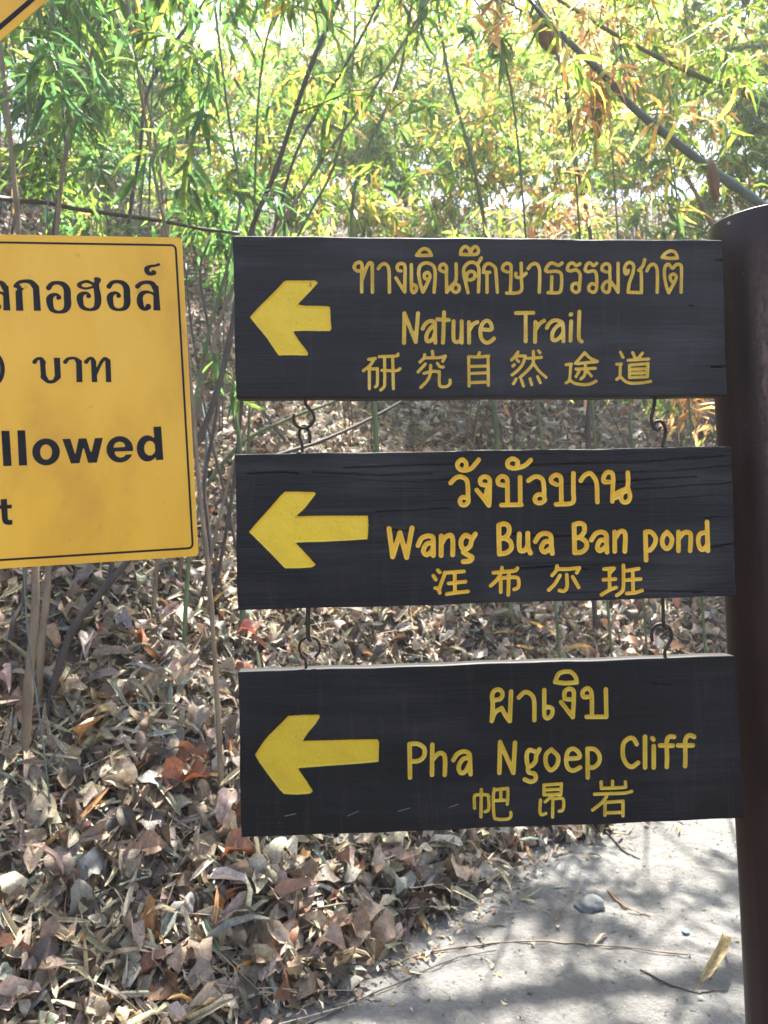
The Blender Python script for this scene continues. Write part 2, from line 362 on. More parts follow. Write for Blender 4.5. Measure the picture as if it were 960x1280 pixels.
def px_ground(px, py):
    r = ray(px, py); t = np.linspace(1.2, 40, 4000)
    P = EYE + np.outer(t, r); h = P[:, 2] - surf(P[:, 0], P[:, 1])
    i = np.argmax(h < 0); return P[i] if h.min() < 0 else None
def grid_mesh(name, xs, ys, zf, mat):
    X, Y = np.meshgrid(xs, ys, indexing='ij'); Z = zf(X, Y)
    V = np.stack((X, Y, Z), -1).reshape(-1, 3); nx, ny = len(xs), len(ys)
    i = np.arange(nx-1)[:, None]*ny + np.arange(ny-1)[None]; i = i.ravel()
    F = np.stack((i, i+ny, i+ny+1, i+1), 1)
    return mesh_np(name, V, F, mat)
def spaced(a, b, near, step, grow):
    out = [near]; s = step
    while out[-1] < b: out.append(out[-1]+s); s *= grow
    lo = [near]; s = step
    while lo[-1] > a: lo.append(lo[-1]-s); s *= grow
    return np.array(sorted(set(lo+out)))
floor_me = grid_mesh('forest_floor', spaced(-40, 40, 0, .06, 1.03), np.concatenate((np.linspace(-25, 1.5, 24)[:-1], spaced(1.5, 48, 1.5, .05, 1.016))), lambda x, y: ground(x, y) - np.where(dist_edge(x, y) < .02, .05, 0), M['soil'])
floor = link('forest_floor', floor_me); tag(floor, 'brown hillside forest floor rising behind the signs', None, None, 'structure')
# the path: a sheet above the floor, only where the path runs
xs_ = spaced(-14, 16, .9, .02, 1.0); xs_ = np.concatenate((np.linspace(-14, -.85, 60), np.arange(-.8, 2.7, .011), np.linspace(2.75, 16, 60)))
ys_ = np.concatenate((np.linspace(-12, 1.4, 60), np.arange(1.45, 5.3, .011)))
GX, GY = np.meshgrid(xs_, ys_, indexing='ij'); GD = dist_edge(GX, GY)
GZ = path_z(GX, GY) - .12*np.clip((-1.7-GD)/.25, 0, 1) - .05*np.clip((GD-.05)/.09, 0, 1)
import mathutils.noise as MN
near_ = (GD > -1.9) & (GD < .15) & (GY > 1.4) & (GX > -.8) & (GX < 2.7)
NZ = np.zeros_like(GZ)
for i0, j0 in zip(*np.nonzero(near_)):
    p_ = (GX[i0, j0]*13, GY[i0, j0]*13, 0.0); NZ[i0, j0] = MN.noise(p_)*.5 + .35*MN.noise((p_[0]*2.6, p_[1]*2.6, 4.0)) - .45*max(0, MN.noise((p_[0]*3.7, p_[1]*3.7, 8.0))-.25)
GZ = GZ + .017*NZ
ok_ = (GD > -2.1) & (GD < .16); c_ = ok_[:-1, :-1] & ok_[1:, :-1] & ok_[:-1, 1:] & ok_[1:, 1:]
id_ = -np.ones(GD.shape, int); us_ = np.zeros(GD.shape, bool)
us_[:-1, :-1] |= c_; us_[1:, :-1] |= c_; us_[:-1, 1:] |= c_; us_[1:, 1:] |= c_; id_[us_] = np.arange(us_.sum())
i_, j_ = np.nonzero(c_)
pth = link('dirt_path', mesh_np('dirt_path', np.stack((GX[us_], GY[us_], GZ[us_]), 1), np.stack((id_[i_, j_], id_[i_+1, j_], id_[i_+1, j_+1], id_[i_, j_+1]), 1), M['path']))
tag(pth, 'pale dusty earth path in the lower right corner', None, None, 'structure')

# ------------------------------------------------------------------ sign planes
class Plane:
    """a sign face: point c, axes u (right), v (up), n (towards the viewer)"""
    def __init__(s, px, py, depth, yaw, roll=0.0, tilt=0.0):
        r = ray(px, py); s.c = EYE + r*depth
        u = np.array((math.cos(yaw), math.sin(yaw), 0)); v = np.array((0, 0, 1.0))
        n = np.cross(u, v)
        v = v*math.cos(tilt) + n*math.sin(tilt); n = np.cross(u, v)
        s.u = u*math.cos(roll) + v*math.sin(roll); s.v = v*math.cos(roll) - u*math.sin(roll); s.n = n
        s.k = depth/FPX
        s.M = Matrix(((s.u[0], s.v[0], s.n[0], s.c[0]), (s.u[1], s.v[1], s.n[1], s.c[1]), (s.u[2], s.v[2], s.n[2], s.c[2]), (0, 0, 0, 1)))
    def uv(s, px, py):
        r = ray(px, py); t = ((s.c-EYE) @ s.n)/(r @ s.n); q = EYE + r*t - s.c
        return np.array((q @ s.u, q @ s.v))
    def world(s, u, v, w=0): return s.c + s.u*u + s.v*v + s.n*w

def sd_seg(Gx, Gy, P, rad):
    d = np.full(Gx.shape, 1e3)
    if len(P) == 1: return np.hypot(Gx-P[0][0], Gy-P[0][1]) - rad[0]
    for i in range(len(P)-1):
        a, b = P[i], P[i+1]; ab = b-a; L = ab @ ab
        if L < 1e-14: continue
        t = np.clip(((Gx-a[0])*ab[0] + (Gy-a[1])*ab[1])/L, 0, 1)
        d = np.minimum(d, np.hypot(Gx-a[0]-t*ab[0], Gy-a[1]-t*ab[1]) - (rad[i]+(rad[i+1]-rad[i])*t))
    return d
def sd_poly(Gx, Gy, P):
    d = np.full(Gx.shape, 1e3); ins = np.zeros(Gx.shape, bool); n = len(P)
    for i in range(n):
        a, b = P[i], P[(i+1) % n]; ab = b-a
        t = np.clip(((Gx-a[0])*ab[0] + (Gy-a[1])*ab[1])/(ab @ ab+1e-15), 0, 1)
        d = np.minimum(d, np.hypot(Gx-a[0]-t*ab[0], Gy-a[1]-t*ab[1]))
        c = ((a[1] > Gy) != (b[1] > Gy)) & (Gx < (b[0]-a[0])*(Gy-a[1])/(b[1]-a[1]+1e-15)+a[0])
        ins ^= c
    return np.where(ins, -d, d)
class Glyph:
    """shapes already in plane uv metres: ('s', pts, radii) strokes, ('p', pts) polygons, with sign"""
    def __init__(s): s.sh = []
    def sdf(s, X, Y):
        d = np.full(X.shape, 1.0)
        for sg, kind, P, r in s.sh:
            e = sd_seg(X, Y, P, r) if kind == 's' else sd_poly(X, Y, P)
            d = np.minimum(d, e) if sg > 0 else np.maximum(d, -e)
        return d
    def bbox(s, pad):
        A = np.concatenate([P for g, k, P, r in s.sh if g > 0]); rm = max([float(np.max(r)) for g, k, P, r in s.sh if k == 's'] + [0])
        return A.min(0)-pad-rm, A.max(0)+pad+rm
def parse(txt): return [np.array([[float(a) for a in p.split(',')] for p in s.split()]) for s in txt.split('|')]
def make_glyph(pl, ox, oy, sc, txt, hw, n=5):
    """txt: strokes separated by '|', points 'x,y' or 'x,y,r' in tracing units; a leading '#' makes a polygon, '-' subtracts it"""
    g = Glyph()
    for s in txt.split('|'):
        s = s.strip(); sg = 1
        if s[0] == '-': sg = -1; s = s[1:].strip()
        poly = s[0] == '#'; s = s[1:] if poly else s
        smooth = True
        if s[0] == '!': smooth = False; s = s[1:]
        if s[0] == 'E':                     # ellipse cx,cy,a,b as polygon
            cx, cy, a, b = [float(v) for v in s[1:].split(',')]
            A = np.linspace(0, 2*math.pi, 41)[:-1]; Q = np.stack((cx+a*np.cos(A), cy+b*np.sin(A)), 1); poly = True
        else:
            Q = np.array([[float(a) for a in p.split(',')] for p in s.split()])
        if not poly and smooth and len(Q) > 2: Q = catmull(Q, n)
        P = np.array([pl.uv(ox+q[0]/sc, oy+q[1]/sc) for q in Q])
        if not poly:
            r = (Q[:, 2]/sc if Q.shape[1] > 2 else np.full(len(Q), hw))*pl.k
            g.sh.append((sg, 's', P, r))
        else: g.sh.append((sg, 'p', P, None))
    return g
def glyph_mesh(name, g, pl, pitch, rim, depth, ramp_w, mat, bumpy=0.0, rough_edge=0.0):
    lo, hi = g.bbox(3*pitch)
    xs = np.arange(lo[0], hi[0], pitch); ys = np.arange(lo[1], hi[1], pitch)
    X, Y = np.meshgrid(xs, ys, indexing='ij')
    D = g.sdf(X, Y)
    if rough_edge:
        D = D + rough_edge*pl.k*(np.sin(X*2100+3*np.sin(Y*900))*np.cos(Y*1900+2*np.sin(X*700)))
    gx, gy = np.gradient(D, pitch)
    cell = (D[:-1, :-1] < 0) | (D[1:, :-1] < 0) | (D[:-1, 1:] < 0) | (D[1:, 1:] < 0)
    cell &= (np.maximum.reduce([D[:-1, :-1], D[1:, :-1], D[:-1, 1:], D[1:, 1:]]) < 1.6*pitch)
    out = D > 0; gl = np.maximum(np.hypot(gx, gy), .5)
    X2 = np.where(out, X - gx/gl*D, X); Y2 = np.where(out, Y - gy/gl*D, Y)
    q = np.clip(-D - rim, 0, None); Z = .0003 - depth*np.sin(np.clip(q/ramp_w, 0, 1)*math.pi/2)
    if bumpy:
        import mathutils.noise as mn
        B_ = np.zeros_like(Z)
        for i0, j0 in zip(*np.nonzero(D < 0)):
            p_ = (X[i0, j0]*95, Y[i0, j0]*95, lo[0]*7); B_[i0, j0] = mn.noise(p_) + .6*mn.noise((p_[0]*2.7, p_[1]*2.7, 3.0)) + 1.2*max(0, mn.noise((p_[0]*1.6+9, p_[1]*1.6, 5.0))-.35)
        Z = Z + bumpy*1.6*B_*np.clip(q/ramp_w, 0, 1)
    idx = -np.ones(D.shape, int); used = np.zeros(D.shape, bool)
    used[:-1, :-1] |= cell; used[1:, :-1] |= cell; used[:-1, 1:] |= cell; used[1:, 1:] |= cell
    idx[used] = np.arange(used.sum())
    V = np.stack((X2[used], Y2[used], Z[used]), 1)
    i, j = np.nonzero(cell)
    F = np.stack((idx[i, j], idx[i+1, j], idx[i+1, j+1], idx[i, j+1]), 1)
    return mesh_np(name, V, F, mat)

def plank(name, pl, corners, thick, glyphs, cracks, mat, pitch_px=1.2, mesh_parent=None):
    """carved board: corners TL,TR,BR,BL in px; front grid carved where letters and cracks are"""
    c = [pl.uv(*p) for p in corners]
    w_ = np.linalg.norm(c[1]-c[0]); h_ = np.linalg.norm(c[3]-c[0]); pitch = pitch_px*pl.k
    nx, ny = int(w_/pitch), int(h_/pitch)
    a = np.linspace(0, 1, nx+1)[:, None]; b = np.linspace(0, 1, ny+1)[None, :]
    X = (1-a)*(1-b)*c[0][0] + a*(1-b)*c[1][0] + a*b*c[2][0] + (1-a)*b*c[3][0]
    Y = (1-a)*(1-b)*c[0][1] + a*(1-b)*c[1][1] + a*b*c[2][1] + (1-a)*b*c[3][1]
    px = pl.k
    # hand-sawn edges: outline wanders a little
    Y = Y + (np.sin(X*23+c[0][1]*9)+.6*np.sin(X*61+2))*.45*px*(2*np.abs(b-.5))**6*np.ones_like(a)
    X = X + (np.sin(Y*40)+.5*np.sin(Y*111))*.4*px*(2*np.abs(a-.5))**20
    Z = np.zeros_like(X)
    D = np.full(X.shape, 1.0)
    for g in glyphs:
        lo, hi = g.bbox(2*px); m = (X > lo[0]) & (X < hi[0]) & (Y > lo[1]) & (Y < hi[1])
        if m.any(): D[m] = np.minimum(D[m], g.sdf(X[m], Y[m]))
    Z -= .0045*np.clip((-D-.3*px)/(.6*px), 0, 1)
    for (pts, wd, dp) in cracks:
        P = np.array([pl.uv(*p) for p in pts]); e = sd_seg(X, Y, P, np.full(len(P), wd*px))
        Z = np.minimum(Z, np.where(D < .8*px, Z, -dp*np.clip(-e/(.6*px)+.4, 0, 1)))
    de = np.minimum(np.minimum(a*w_, (1-a)*w_), np.minimum(b*h_, (1-b)*h_))
    Z = Z - .0006*np.clip(1-de/(2.2*px), 0, 1)**2       # eased arris
    V = np.stack((X, Y, Z), -1).reshape(-1, 3); m_ = ny+1
    i = (np.arange(nx)[:, None]*m_ + np.arange(ny)[None]).ravel()
    F = [np.stack((i+1, i+m_+1, i+m_, i), 1)]
    # sides and back
    ring = [k*m_ for k in range(nx+1)] + [nx*m_+k for k in range(1, ny+1)] + [k*m_+ny for k in range(nx-1, -1, -1)] + [k for k in range(ny-1, 0, -1)]
    ring = np.array(ring); nr = len(ring)
    B = V[ring].copy(); B[:, 2] = -thick; base = len(V); V = np.vstack((V, B))
    k = np.arange(nr); k2 = (k+1) % nr
    F.append(np.stack((ring[k], ring[k2], base+k2, base+k), 1))
    F = np.vstack(F)
    me = mesh_np(name, V, F, mat)
    me2 = mesh_np(name+'_back', np.array([[p[0], p[1], -thick+.0004] for p in c]), [(0, 1, 2, 3)])
    import bmesh
    bm = bmesh.new(); bm.from_mesh(me)
    bm.verts.ensure_lookup_table()
    try: bm.faces.new([bm.verts[int(base+q)] for q in k][::1])
    except Exception: pass
    for f in bm.faces: f.smooth = len(f.verts) == 4
    bm.normal_update(); bm.to_mesh(me); bm.free(); bpy.data.meshes.remove(me2)
    me.update()
    return me

GL1 = [  # ---- top board: (ox, oy, scale, half width, [glyphs])
 (430, 300, 6, 2.15, ["130,228 100,232 76,205 92,175 122,168 136,195 133,240 133,390 | 135,300 165,215 190,172 210,180 212,220 213,392",
   "258,215 275,190 305,178 330,200 338,250 341,392",
   "425,232 404,225 400,195 420,178 450,182 458,215 457,300 455,390 455,390 390,285",
   "505,185 505,250 505,340 508,380 522,395 542,375 540,345 522,336 505,350",
   "622,296 604,284 604,256 628,244 644,266 636,300 592,390 592,390 570,320 560,240 575,190 620,172 665,190 682,230 682,300 675,392",
   "545,115 570,82 600,65 635,78 655,115 655,115 600,116 545,115",
   "745,238 718,222 725,190 750,182 768,205 768,260 770,392 770,392 800,350 835,310 842,260 840,180 | 812,345 835,330 860,345 862,375 838,392 815,378 812,345"]),
 (570, 300, 6, 2.15, ["90,395 75,330 58,260 60,210 90,175 130,168 165,195 172,250 168,390 | 160,185 190,135 | 76,292 86,250 115,235 140,250 135,285 105,300 76,292",
   "35,108 40,75 65,50 92,60 108,90 125,60 150,50 168,75 155,105 100,110 35,108",
   "310,392 300,250 290,205 250,178 215,195 205,243 205,243 252,242 | 232,250 232,392",
   "385,240 352,225 352,195 380,175 410,190 412,240 408,385 | 380,398 460,396 492,370 490,300 488,175 | 448,250 450,275 475,282 505,268 525,250",
   "540,215 565,185 600,178 622,205 628,260 624,392",
   "795,172 770,190 740,180 715,172 690,190 672,225 690,238 750,235 785,250 792,300 787,370 765,395 690,395 | 715,385 718,275",
   "930,178 900,192 875,172 845,185 835,222 860,232 900,225 928,250 930,300 925,350 922,380 895,392 870,370 875,335 905,325 925,345"]),
 (710, 300, 6, 2.15, ["215,175 190,192 165,172 140,185 128,225 150,238 195,232 212,260 215,320 212,370 190,392 158,375 158,345 180,328 212,340",
   "285,240 255,225 258,195 285,178 312,195 312,250 312,300 275,320 258,355 270,385 300,392 312,360 312,300 | 312,300 345,345 375,392 | 375,392 375,175",
   "452,228 444,252 428,250 424,210 440,178 470,170 492,195 485,250 460,320 450,392 450,392 550,395 550,395 550,300 548,238 | 530,228 560,195 575,148",
   "590,232 610,195 640,182 665,210 670,280 668,392",
   "778,312 768,295 766,270 788,256 808,268 805,300 755,395 755,395 735,340 722,260 728,200 755,182 782,212 810,185 845,190 850,240 848,392",
   "705,130 730,100 770,82 805,95 820,135 820,135 760,138 705,130"]),
 (490, 380, 6, 2.45, ["90,292 93,70 | 93,70 178,285 | 178,285 195,70",
   "230,185 250,150 285,128 320,140 322,200 325,290 | 322,150 290,180 262,225 258,270 280,280 310,255 322,215",
   "390,62 387,180 382,290 | 340,115 380,118 425,120",
   "462,130 460,230 465,275 490,285 515,265 522,200 | 522,130 522,290",
   "577,135 578,290 | 578,200 605,155 640,135",
   "668,190 742,192 742,150 715,125 680,145 662,200 672,260 705,290 740,280 765,258"]),
 (600, 380, 6, 2.45, ["270,68 400,66 | 342,75 342,280", "415,135 412,285 | 413,200 445,150 480,125",
   "500,180 520,145 560,122 610,135 622,170 625,280 | 620,150 580,165 545,210 542,262 565,272 600,250 622,215",
   "678,80 684,76 | 683,130 678,275", "745,58 742,140 740,240 748,270 762,282"]),
 (440, 430, 6, 1.9, ["125,115 175,108 | 165,115 135,160 85,200 | 130,195 130,335 | 130,188 190,185 190,185 190,300 175,322 | 205,95 330,90 345,75 | 245,95 245,280 240,320 215,345 | 305,95 310,335 | 225,198 330,200 360,185",
   "603,55 608,92 | 545,80 540,105 510,135 | 540,105 650,102 700,90 700,90 680,130 | 550,150 495,210 | 640,145 660,170 685,172 | 590,160 585,230 560,280 515,325 | 540,220 600,205 655,208 655,208 655,290 665,318 710,318 735,295 735,270"]),
 (560, 430, 6, 1.9, ["235,65 225,95 | 158,95 230,97 305,90 | 155,95 158,315 | 300,90 302,310 | 158,168 300,165 | 158,222 300,215 | 158,290 300,285",
   "525,60 500,95 475,120 | 510,90 580,90 580,90 560,150 525,195 480,232 | 516,118 530,132 | 485,165 497,155 | 640,55 638,140 600,195 540,250 | 600,108 700,100 | 678,52 690,66 | 638,140 680,200 735,250 | 510,262 490,298 | 550,270 565,315 | 615,260 628,305 | 672,245 692,290"]),
 (680, 430, 6, 1.9, ["305,65 235,145 | 305,65 345,105 400,130 | 400,132 320,140 250,148 | 240,188 385,182 | 310,150 305,230 275,262 | 262,205 240,245 | 330,210 355,240 | 165,155 205,150 | 200,155 190,265 165,292 | 190,265 230,295 300,305 350,298 390,278",
   "573,62 592,100 | 665,65 682,102 | 738,68 705,108 | 630,122 785,112 | 640,160 640,252 | 640,252 775,246 | 775,246 780,145 | 780,147 645,158 | 650,190 770,185 | 650,220 770,215 | 545,152 580,150 | 572,152 568,240 545,265 | 568,240 610,280 660,295 740,290 800,280"]),
]
GL2 = [
 (550, 565, 6, 2.9, ["190,125 196,85 165,58 132,85 140,122 180,138 230,125 265,90 290,58",
   "80,232 110,200 150,185 195,205 208,250 210,330 212,370 190,396 162,394 150,365 168,340 205,345",
   "345,250 308,240 302,205 335,185 370,205 372,270 368,390 362,396 362,396 325,345 275,285 | !352,285 345,330 355,350",
   "575,110 582,72 545,50 510,70 510,105 545,122 600,115 645,95 680,60",
   "480,250 440,240 435,205 465,182 500,200 505,260 507,375 | 460,398 610,395 | 602,395 600,190",
   "662,215 700,190 735,185 770,210 780,270 780,330 785,360 755,382 720,375 712,345 735,320 775,320"]),
 (670, 565, 6, 2.9, ["155,245 118,225 115,195 150,172 185,190 188,250 190,375 | 150,392 250,388 282,365 280,300 280,160",
   "335,215 365,175 405,160 435,190 455,240 460,375",
   "545,225 508,222 510,180 535,152 570,160 578,200 575,270 572,370 | 575,335 620,300 680,270 690,220 688,155 | 690,275 705,330 690,370 655,375 637,345 650,305 690,290 | 590,345 640,325"]),
 (475, 640, 6, 3.1, ["!68,125 95,335 150,155 200,340 240,120",
   "285,250 310,200 355,180 395,190 400,250 400,325 | 395,230 350,240 325,290 350,320 390,290 400,250",
   "460,180 458,325 | 460,240 490,190 530,175 545,210 545,320",
   "680,190 640,175 610,210 612,260 640,280 675,255 688,210 715,165 | 640,285 625,300 660,322 690,340 675,366 625,372"]),
 (610, 635, 6, 3.1, ["85,345 80,130 80,130 120,118 155,140 155,190 125,225 125,225 165,250 175,300 140,335 85,345 | 85,230 125,225",
   "235,195 235,300 255,322 285,308 300,270 | 298,190 300,290 318,338",
   "355,250 385,205 430,190 470,210 475,280 482,340 | 470,250 425,255 400,300 425,330 470,300",
   "650,335 645,125 645,125 685,115 720,130 720,180 690,220 690,220 735,255 735,300 700,330 650,335 | 650,225 690,220",
   "775,240 805,195 850,180 885,200 888,260 892,330 | 885,240 840,245 820,295 840,320 885,290"]),
 (740, 640, 6, 3.0, ["170,150 170,295 | 172,200 205,150 240,148 250,190 245,295",
   "400,150 405,360 | 400,150 440,150 475,190 470,240 435,285 408,280",
   "562,150 530,190 530,245 560,275 590,250 598,195 562,150",
   "648,150 648,290 | 650,200 690,155 735,160 740,210 735,290",
   "862,75 868,290 | 865,150 810,165 795,215 810,270 835,280 868,240"]),
 (530, 695, 6, 2.3, ["104,106 118,122 | 70,148 88,176 | 85,240 108,245 118,275 | 160,125 130,200 112,260 | 155,125 210,122 300,115 | 230,125 232,275 | 185,205 310,192 | 170,285 240,275 330,265",
   "585,88 575,130 545,180 500,222 | 520,125 600,118 680,110 700,92 | 575,180 575,270 | 575,165 690,160 710,190 705,235 675,250 | 635,130 632,290"]),
 (670, 695, 6, 2.3, ["158,75 150,110 120,145 | 155,98 240,98 325,88 325,88 305,125 | 180,145 140,210 95,255 | 230,140 232,230 210,262 175,258 | 275,155 300,200 320,235",
   "510,98 585,92 585,92 550,130 | 550,110 552,240 | 505,178 595,172 | 490,290 550,255 600,235 | 655,70 655,230 640,270 605,295 | 680,110 770,95 | 725,105 728,265 | 680,180 785,172 | 680,280 740,275 795,258"]),
]
GL3 = [
 (600, 840, 5.333, 2.8, ["500,66 522,15 560,-2 605,0 635,30 645,68 645,68 570,74 500,66",
   "78,325 85,220 80,160 95,125 130,118 150,145 135,178 92,188 | 78,325 100,270 145,240 | 145,240 165,280 195,325 | 198,325 207,130",
   "258,170 295,135 335,145 360,190 362,320",
   "428,120 428,230 430,290 450,308 478,285 480,245 450,233 430,245",
   "600,182 565,175 565,130 595,112 622,125 625,180 618,300 618,300 540,200",
   "725,165 690,165 685,130 715,108 740,130 745,190 745,285 | 710,298 842,298 | 842,298 838,115"]),
 (500, 910, 6, 2.8, ["75,370 72,120 72,120 130,118 180,150 180,210 140,245 78,250",
   "242,125 240,350 | 242,240 290,190 330,200 338,260 335,350",
   "400,240 430,195 480,175 520,195 525,260 528,345 | 520,220 470,235 440,290 455,335 490,325 520,270",
   "745,335 750,105 | 750,105 850,335 | 850,335 862,110"]),
 (610, 910, 6, 2.8, ["350,175 310,165 290,200 295,270 320,285 355,250 362,205 385,160 | 300,285 305,330 350,345 355,385 320,402 275,385",
   "475,160 435,200 435,270 470,315 515,280 525,215 475,160",
   "595,230 680,222 680,185 640,155 600,175 585,240 600,300 640,318 690,295",
   "745,155 748,370 | 745,155 800,160 835,205 830,260 790,295 750,290"]),
 (740, 905, 6, 2.9, ["335,150 310,110 275,108 235,150 232,240 260,300 300,320 345,290", "397,95 397,325",
   "452,106 460,116 | 462,165 462,325", "615,95 580,95 560,130 562,250 560,320 | 510,160 605,162",
   "765,95 730,85 700,120 700,250 697,315 | 645,160 755,160"]),
 (580, 970, 6.857, 2.0, ["90,275 88,180 110,160 200,162 210,200 210,285 180,305 | 148,115 145,350",
   "258,110 250,200 258,340 285,368 370,368 400,345 400,310 | 258,118 375,105 375,105 375,180 370,240 | 258,210 365,205 | 315,120 315,200",
   "685,75 685,160 | 685,160 830,155 | 830,155 835,65 | 835,66 685,76 | 690,118 830,112 | 655,205 650,300 665,330 700,320 | 735,185 695,220 | 762,185 758,350 | 762,195 840,190 855,240 845,290 815,300"]),
 (670, 970, 6.857, 2.1, ["558,50 560,105 | 655,45 655,95 | 765,50 768,95 | 560,105 700,100 765,95 | 500,155 650,150 760,145 820,130 | 605,175 560,230 485,290 | 590,230 590,335 | 590,225 745,215 | 745,215 745,340 | 590,315 745,310"]),
]
AR1 = (300, 340, 7.385, "#92,418 160,340 270,230 350,150 400,95 425,80 560,80 695,80 708,86 716,104 660,168 590,240 530,303 600,312 730,314 820,318 832,330 838,440 845,522 832,545 740,546 600,543 490,548 540,630 600,705 630,752 620,772 480,768 360,770 345,755 250,612 150,492 118,450")
AR2 = (300, 600, 5.333, "#60,345 130,265 210,175 270,105 300,78 380,77 440,80 495,80 506,92 470,140 430,190 372,243 470,240 600,238 750,238 852,238 856,300 850,395 740,402 560,412 460,414 370,418 430,480 505,565 480,582 390,588 300,588 220,505 130,415")
AR3 = (300, 880, 5.053, "#95,320 150,235 180,200 250,130 305,75 400,68 500,68 504,82 478,125 430,180 395,232 520,230 700,224 868,222 878,240 875,365 760,376 560,390 365,405 420,485 460,550 440,566 360,572 280,568 250,540 185,455 120,365")

# depths: boards a metre away, right ends slightly farther
YAW = 0.060
B1 = Plane(600, 395, 0.995, YAW); B2 = Plane(605, 660, 0.993, YAW); B3 = Plane(612, 935, 0.985, YAW, 0, R_(0.0))
root_u, _ = B1.uv(480, 395), 0
# post
def post_pt(px, py, D):
    return EYE + ray(px, py)*D
PD = 1.085; PR = 0.0795
top_c = post_pt(958, 279, PD); 
low = post_pt(1007, 1280, PD*1.0)
ax = nz(top_c - low)
base = low + ax*((surf(low[0], low[1]) - .3 - low[2])/ax[2])
gz = float(surf(base[0], base[1]))
sp_base = base + ax*((gz-base[2])/ax[2])
signpost = empty('trail_signpost', sp_base, 'maroon round post carrying three charcoal wooden trail boards with yellow lettering', 'signpost')
def child(name, me, parent, world_mat=None):
    """link me under parent; world_mat places a mesh built in a plane's own axes, otherwise me is in world axes"""
    o = bpy.data.objects.new(name, me); COL.objects.link(o); o.parent = parent
    pw = Matrix.Translation(Vector(bpy_parent_loc.get(parent.name, (0, 0, 0)).tolist())) if parent.name in bpy_parent_loc else PMAT[parent.name]
    o.matrix_parent_inverse = Matrix.Identity(4)
    o.matrix_local = pw.inverted() @ (world_mat or Matrix.Identity(4))
    PMAT[o.name] = world_mat or Matrix.Identity(4)
    return o
PMAT = {}
# post mesh: lathe with rim and a sunken cap
prof = [(0, -.012), (PR-.006, -.012), (PR-.006, 0), (PR-.0005, 0), (PR, -.0006), (PR, -.05)]
L = float(np.linalg.norm(top_c-base)); prof += [(PR+.0006*math.sin(k*1.7), -.05-(L-.05)*k/14) for k in range(1, 15)]
V, F = [], []; SEG = 96
A_ = nz(np.cross(ax, (0, 1.0, 0))); B_ = np.cross(ax, A_)
for r_, h in prof:
    for k in range(SEG):
        a = 2*math.pi*k/SEG; V.append(top_c + ax*h + (A_*math.cos(a)+B_*math.sin(a))*max(r_, 1e-4))
F = [(i*SEG+k, (i+1)*SEG+k, (i+1)*SEG+(k+1) % SEG, i*SEG+(k+1) % SEG) for i in range(len(prof)-1) for k in range(SEG)]
ctr = Vector((top_c).tolist())
PMW = Matrix.Translation(ctr)
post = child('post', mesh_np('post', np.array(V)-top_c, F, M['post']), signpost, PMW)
V, F = [], []
sp = top_c - ax*.019 + nz(-ray(955, 280))*PR*.995
# small bright scratch-like bolt heads near the rim
for (px_, py_) in ((930, 269), (897, 291)):
    p = post_pt(px_, py_, PD); 
    # push to the post surface
    q = p - top_c; t = q - ax*(q @ ax); lat = t @ nz(np.cross(ax, -Fv)); 
    side = nz(np.cross(ax, -Fv)); fr = nz(np.cross(side, ax)); 
    lat = float(q @ side); f_ = math.sqrt(max(PR**2-lat**2, 0)); 
    if fr @ (EYE-top_c) < 0: fr = -fr
    c = top_c + ax*float(q @ ax) + side*lat + fr*f_
    nrm = nz(side*lat + fr*f_)
    v, f = tube([c - nrm*.001, c + nrm*.0008, c+nrm*.0012], [.0022, .0022, .0012], 10)
    child('rivet', mesh_np('rivet', np.array(v), f, M['alu']), signpost)

def build_board(nm, pl, corners, thick, gls, arrow, cracks, mats, label, deep=.0028):
    gs = []
    for (ox, oy, s, hw, lst) in gls:
        for t in lst: gs.append(make_glyph(pl, ox, oy, s, t, hw))
    ag = make_glyph(pl, arrow[0], arrow[1], arrow[2], arrow[3], 1)
    me = plank('board', pl, corners, thick, gs+[ag], cracks, mats[0])
    b = child('board', me, signpost, pl.M); b['label'] = label
    px = pl.k
    for g in gs:
        m = glyph_mesh('letter', g, pl, .55*px, .45*px, deep, 2.2*px, mats[1], 0, .16)
        child('letter', m, b, pl.M)
    m = glyph_mesh('arrow', ag, pl, .7*px, .5*px, .0021, 1.8*px, mats[2], .00026, .3)
    child('arrow', m, b, pl.M)
    return b
rc = random.Random(3)
cr1 = [([(894, 325), (906, 325.5)], .9, .008), ([(890, 459), (898, 458.5), (909, 458.5)], 1.0, .008), ([(570, 392), (574, 391)], 1.0, .002), ([(861, 382), (866, 382.5)], .9, .003)]
for x0, y0, L_ in ((560, 380, 40), (320, 315, 60), (650, 372, 80), (480, 486, 90), (720, 480, 60), (300, 470, 40)):
    cr1.append(([(x0, y0), (x0+L_*.5, y0+rc.uniform(-.6, .6)), (x0+L_, y0+rc.uniform(-1, 1))], .45, .0009))
b1 = build_board('board', B1, [(291, 295), (903, 300.5), (908.5, 494), (295, 497)], .026, GL1, AR1, cr1, (M['board1'], M['yellow1'], M['arrow1']),
                 'top board pointing left to the Nature Trail')
cr2 = []
for pts in ([(640, 583), (700, 580), (800, 578), (905, 570)], [(700, 594), (780, 591), (850, 588), (913, 582)], [(670, 604), (740, 606), (800, 600), (870, 596)],
            [(792, 612), (850, 608), (914, 604)], [(800, 626), (850, 623), (890, 619)], [(430, 585), (500, 582), (590, 580)], [(450, 600), (520, 603), (560, 600)],
            [(480, 660), (500, 664), (520, 663)], [(640, 668), (700, 671), (760, 669)], [(885, 685), (918, 679)], [(390, 590), (470, 594), (540, 592)], [(640, 712), (690, 708), (735, 712)],
            [(470, 640), (560, 636)], [(880, 648), (916, 645)], [(310, 592), (350, 590), (372, 592)], [(700, 742), (800, 739), (880, 740)]):
    cr2.append((pts, rc.uniform(.55, .85), rc.uniform(.003, .006)))
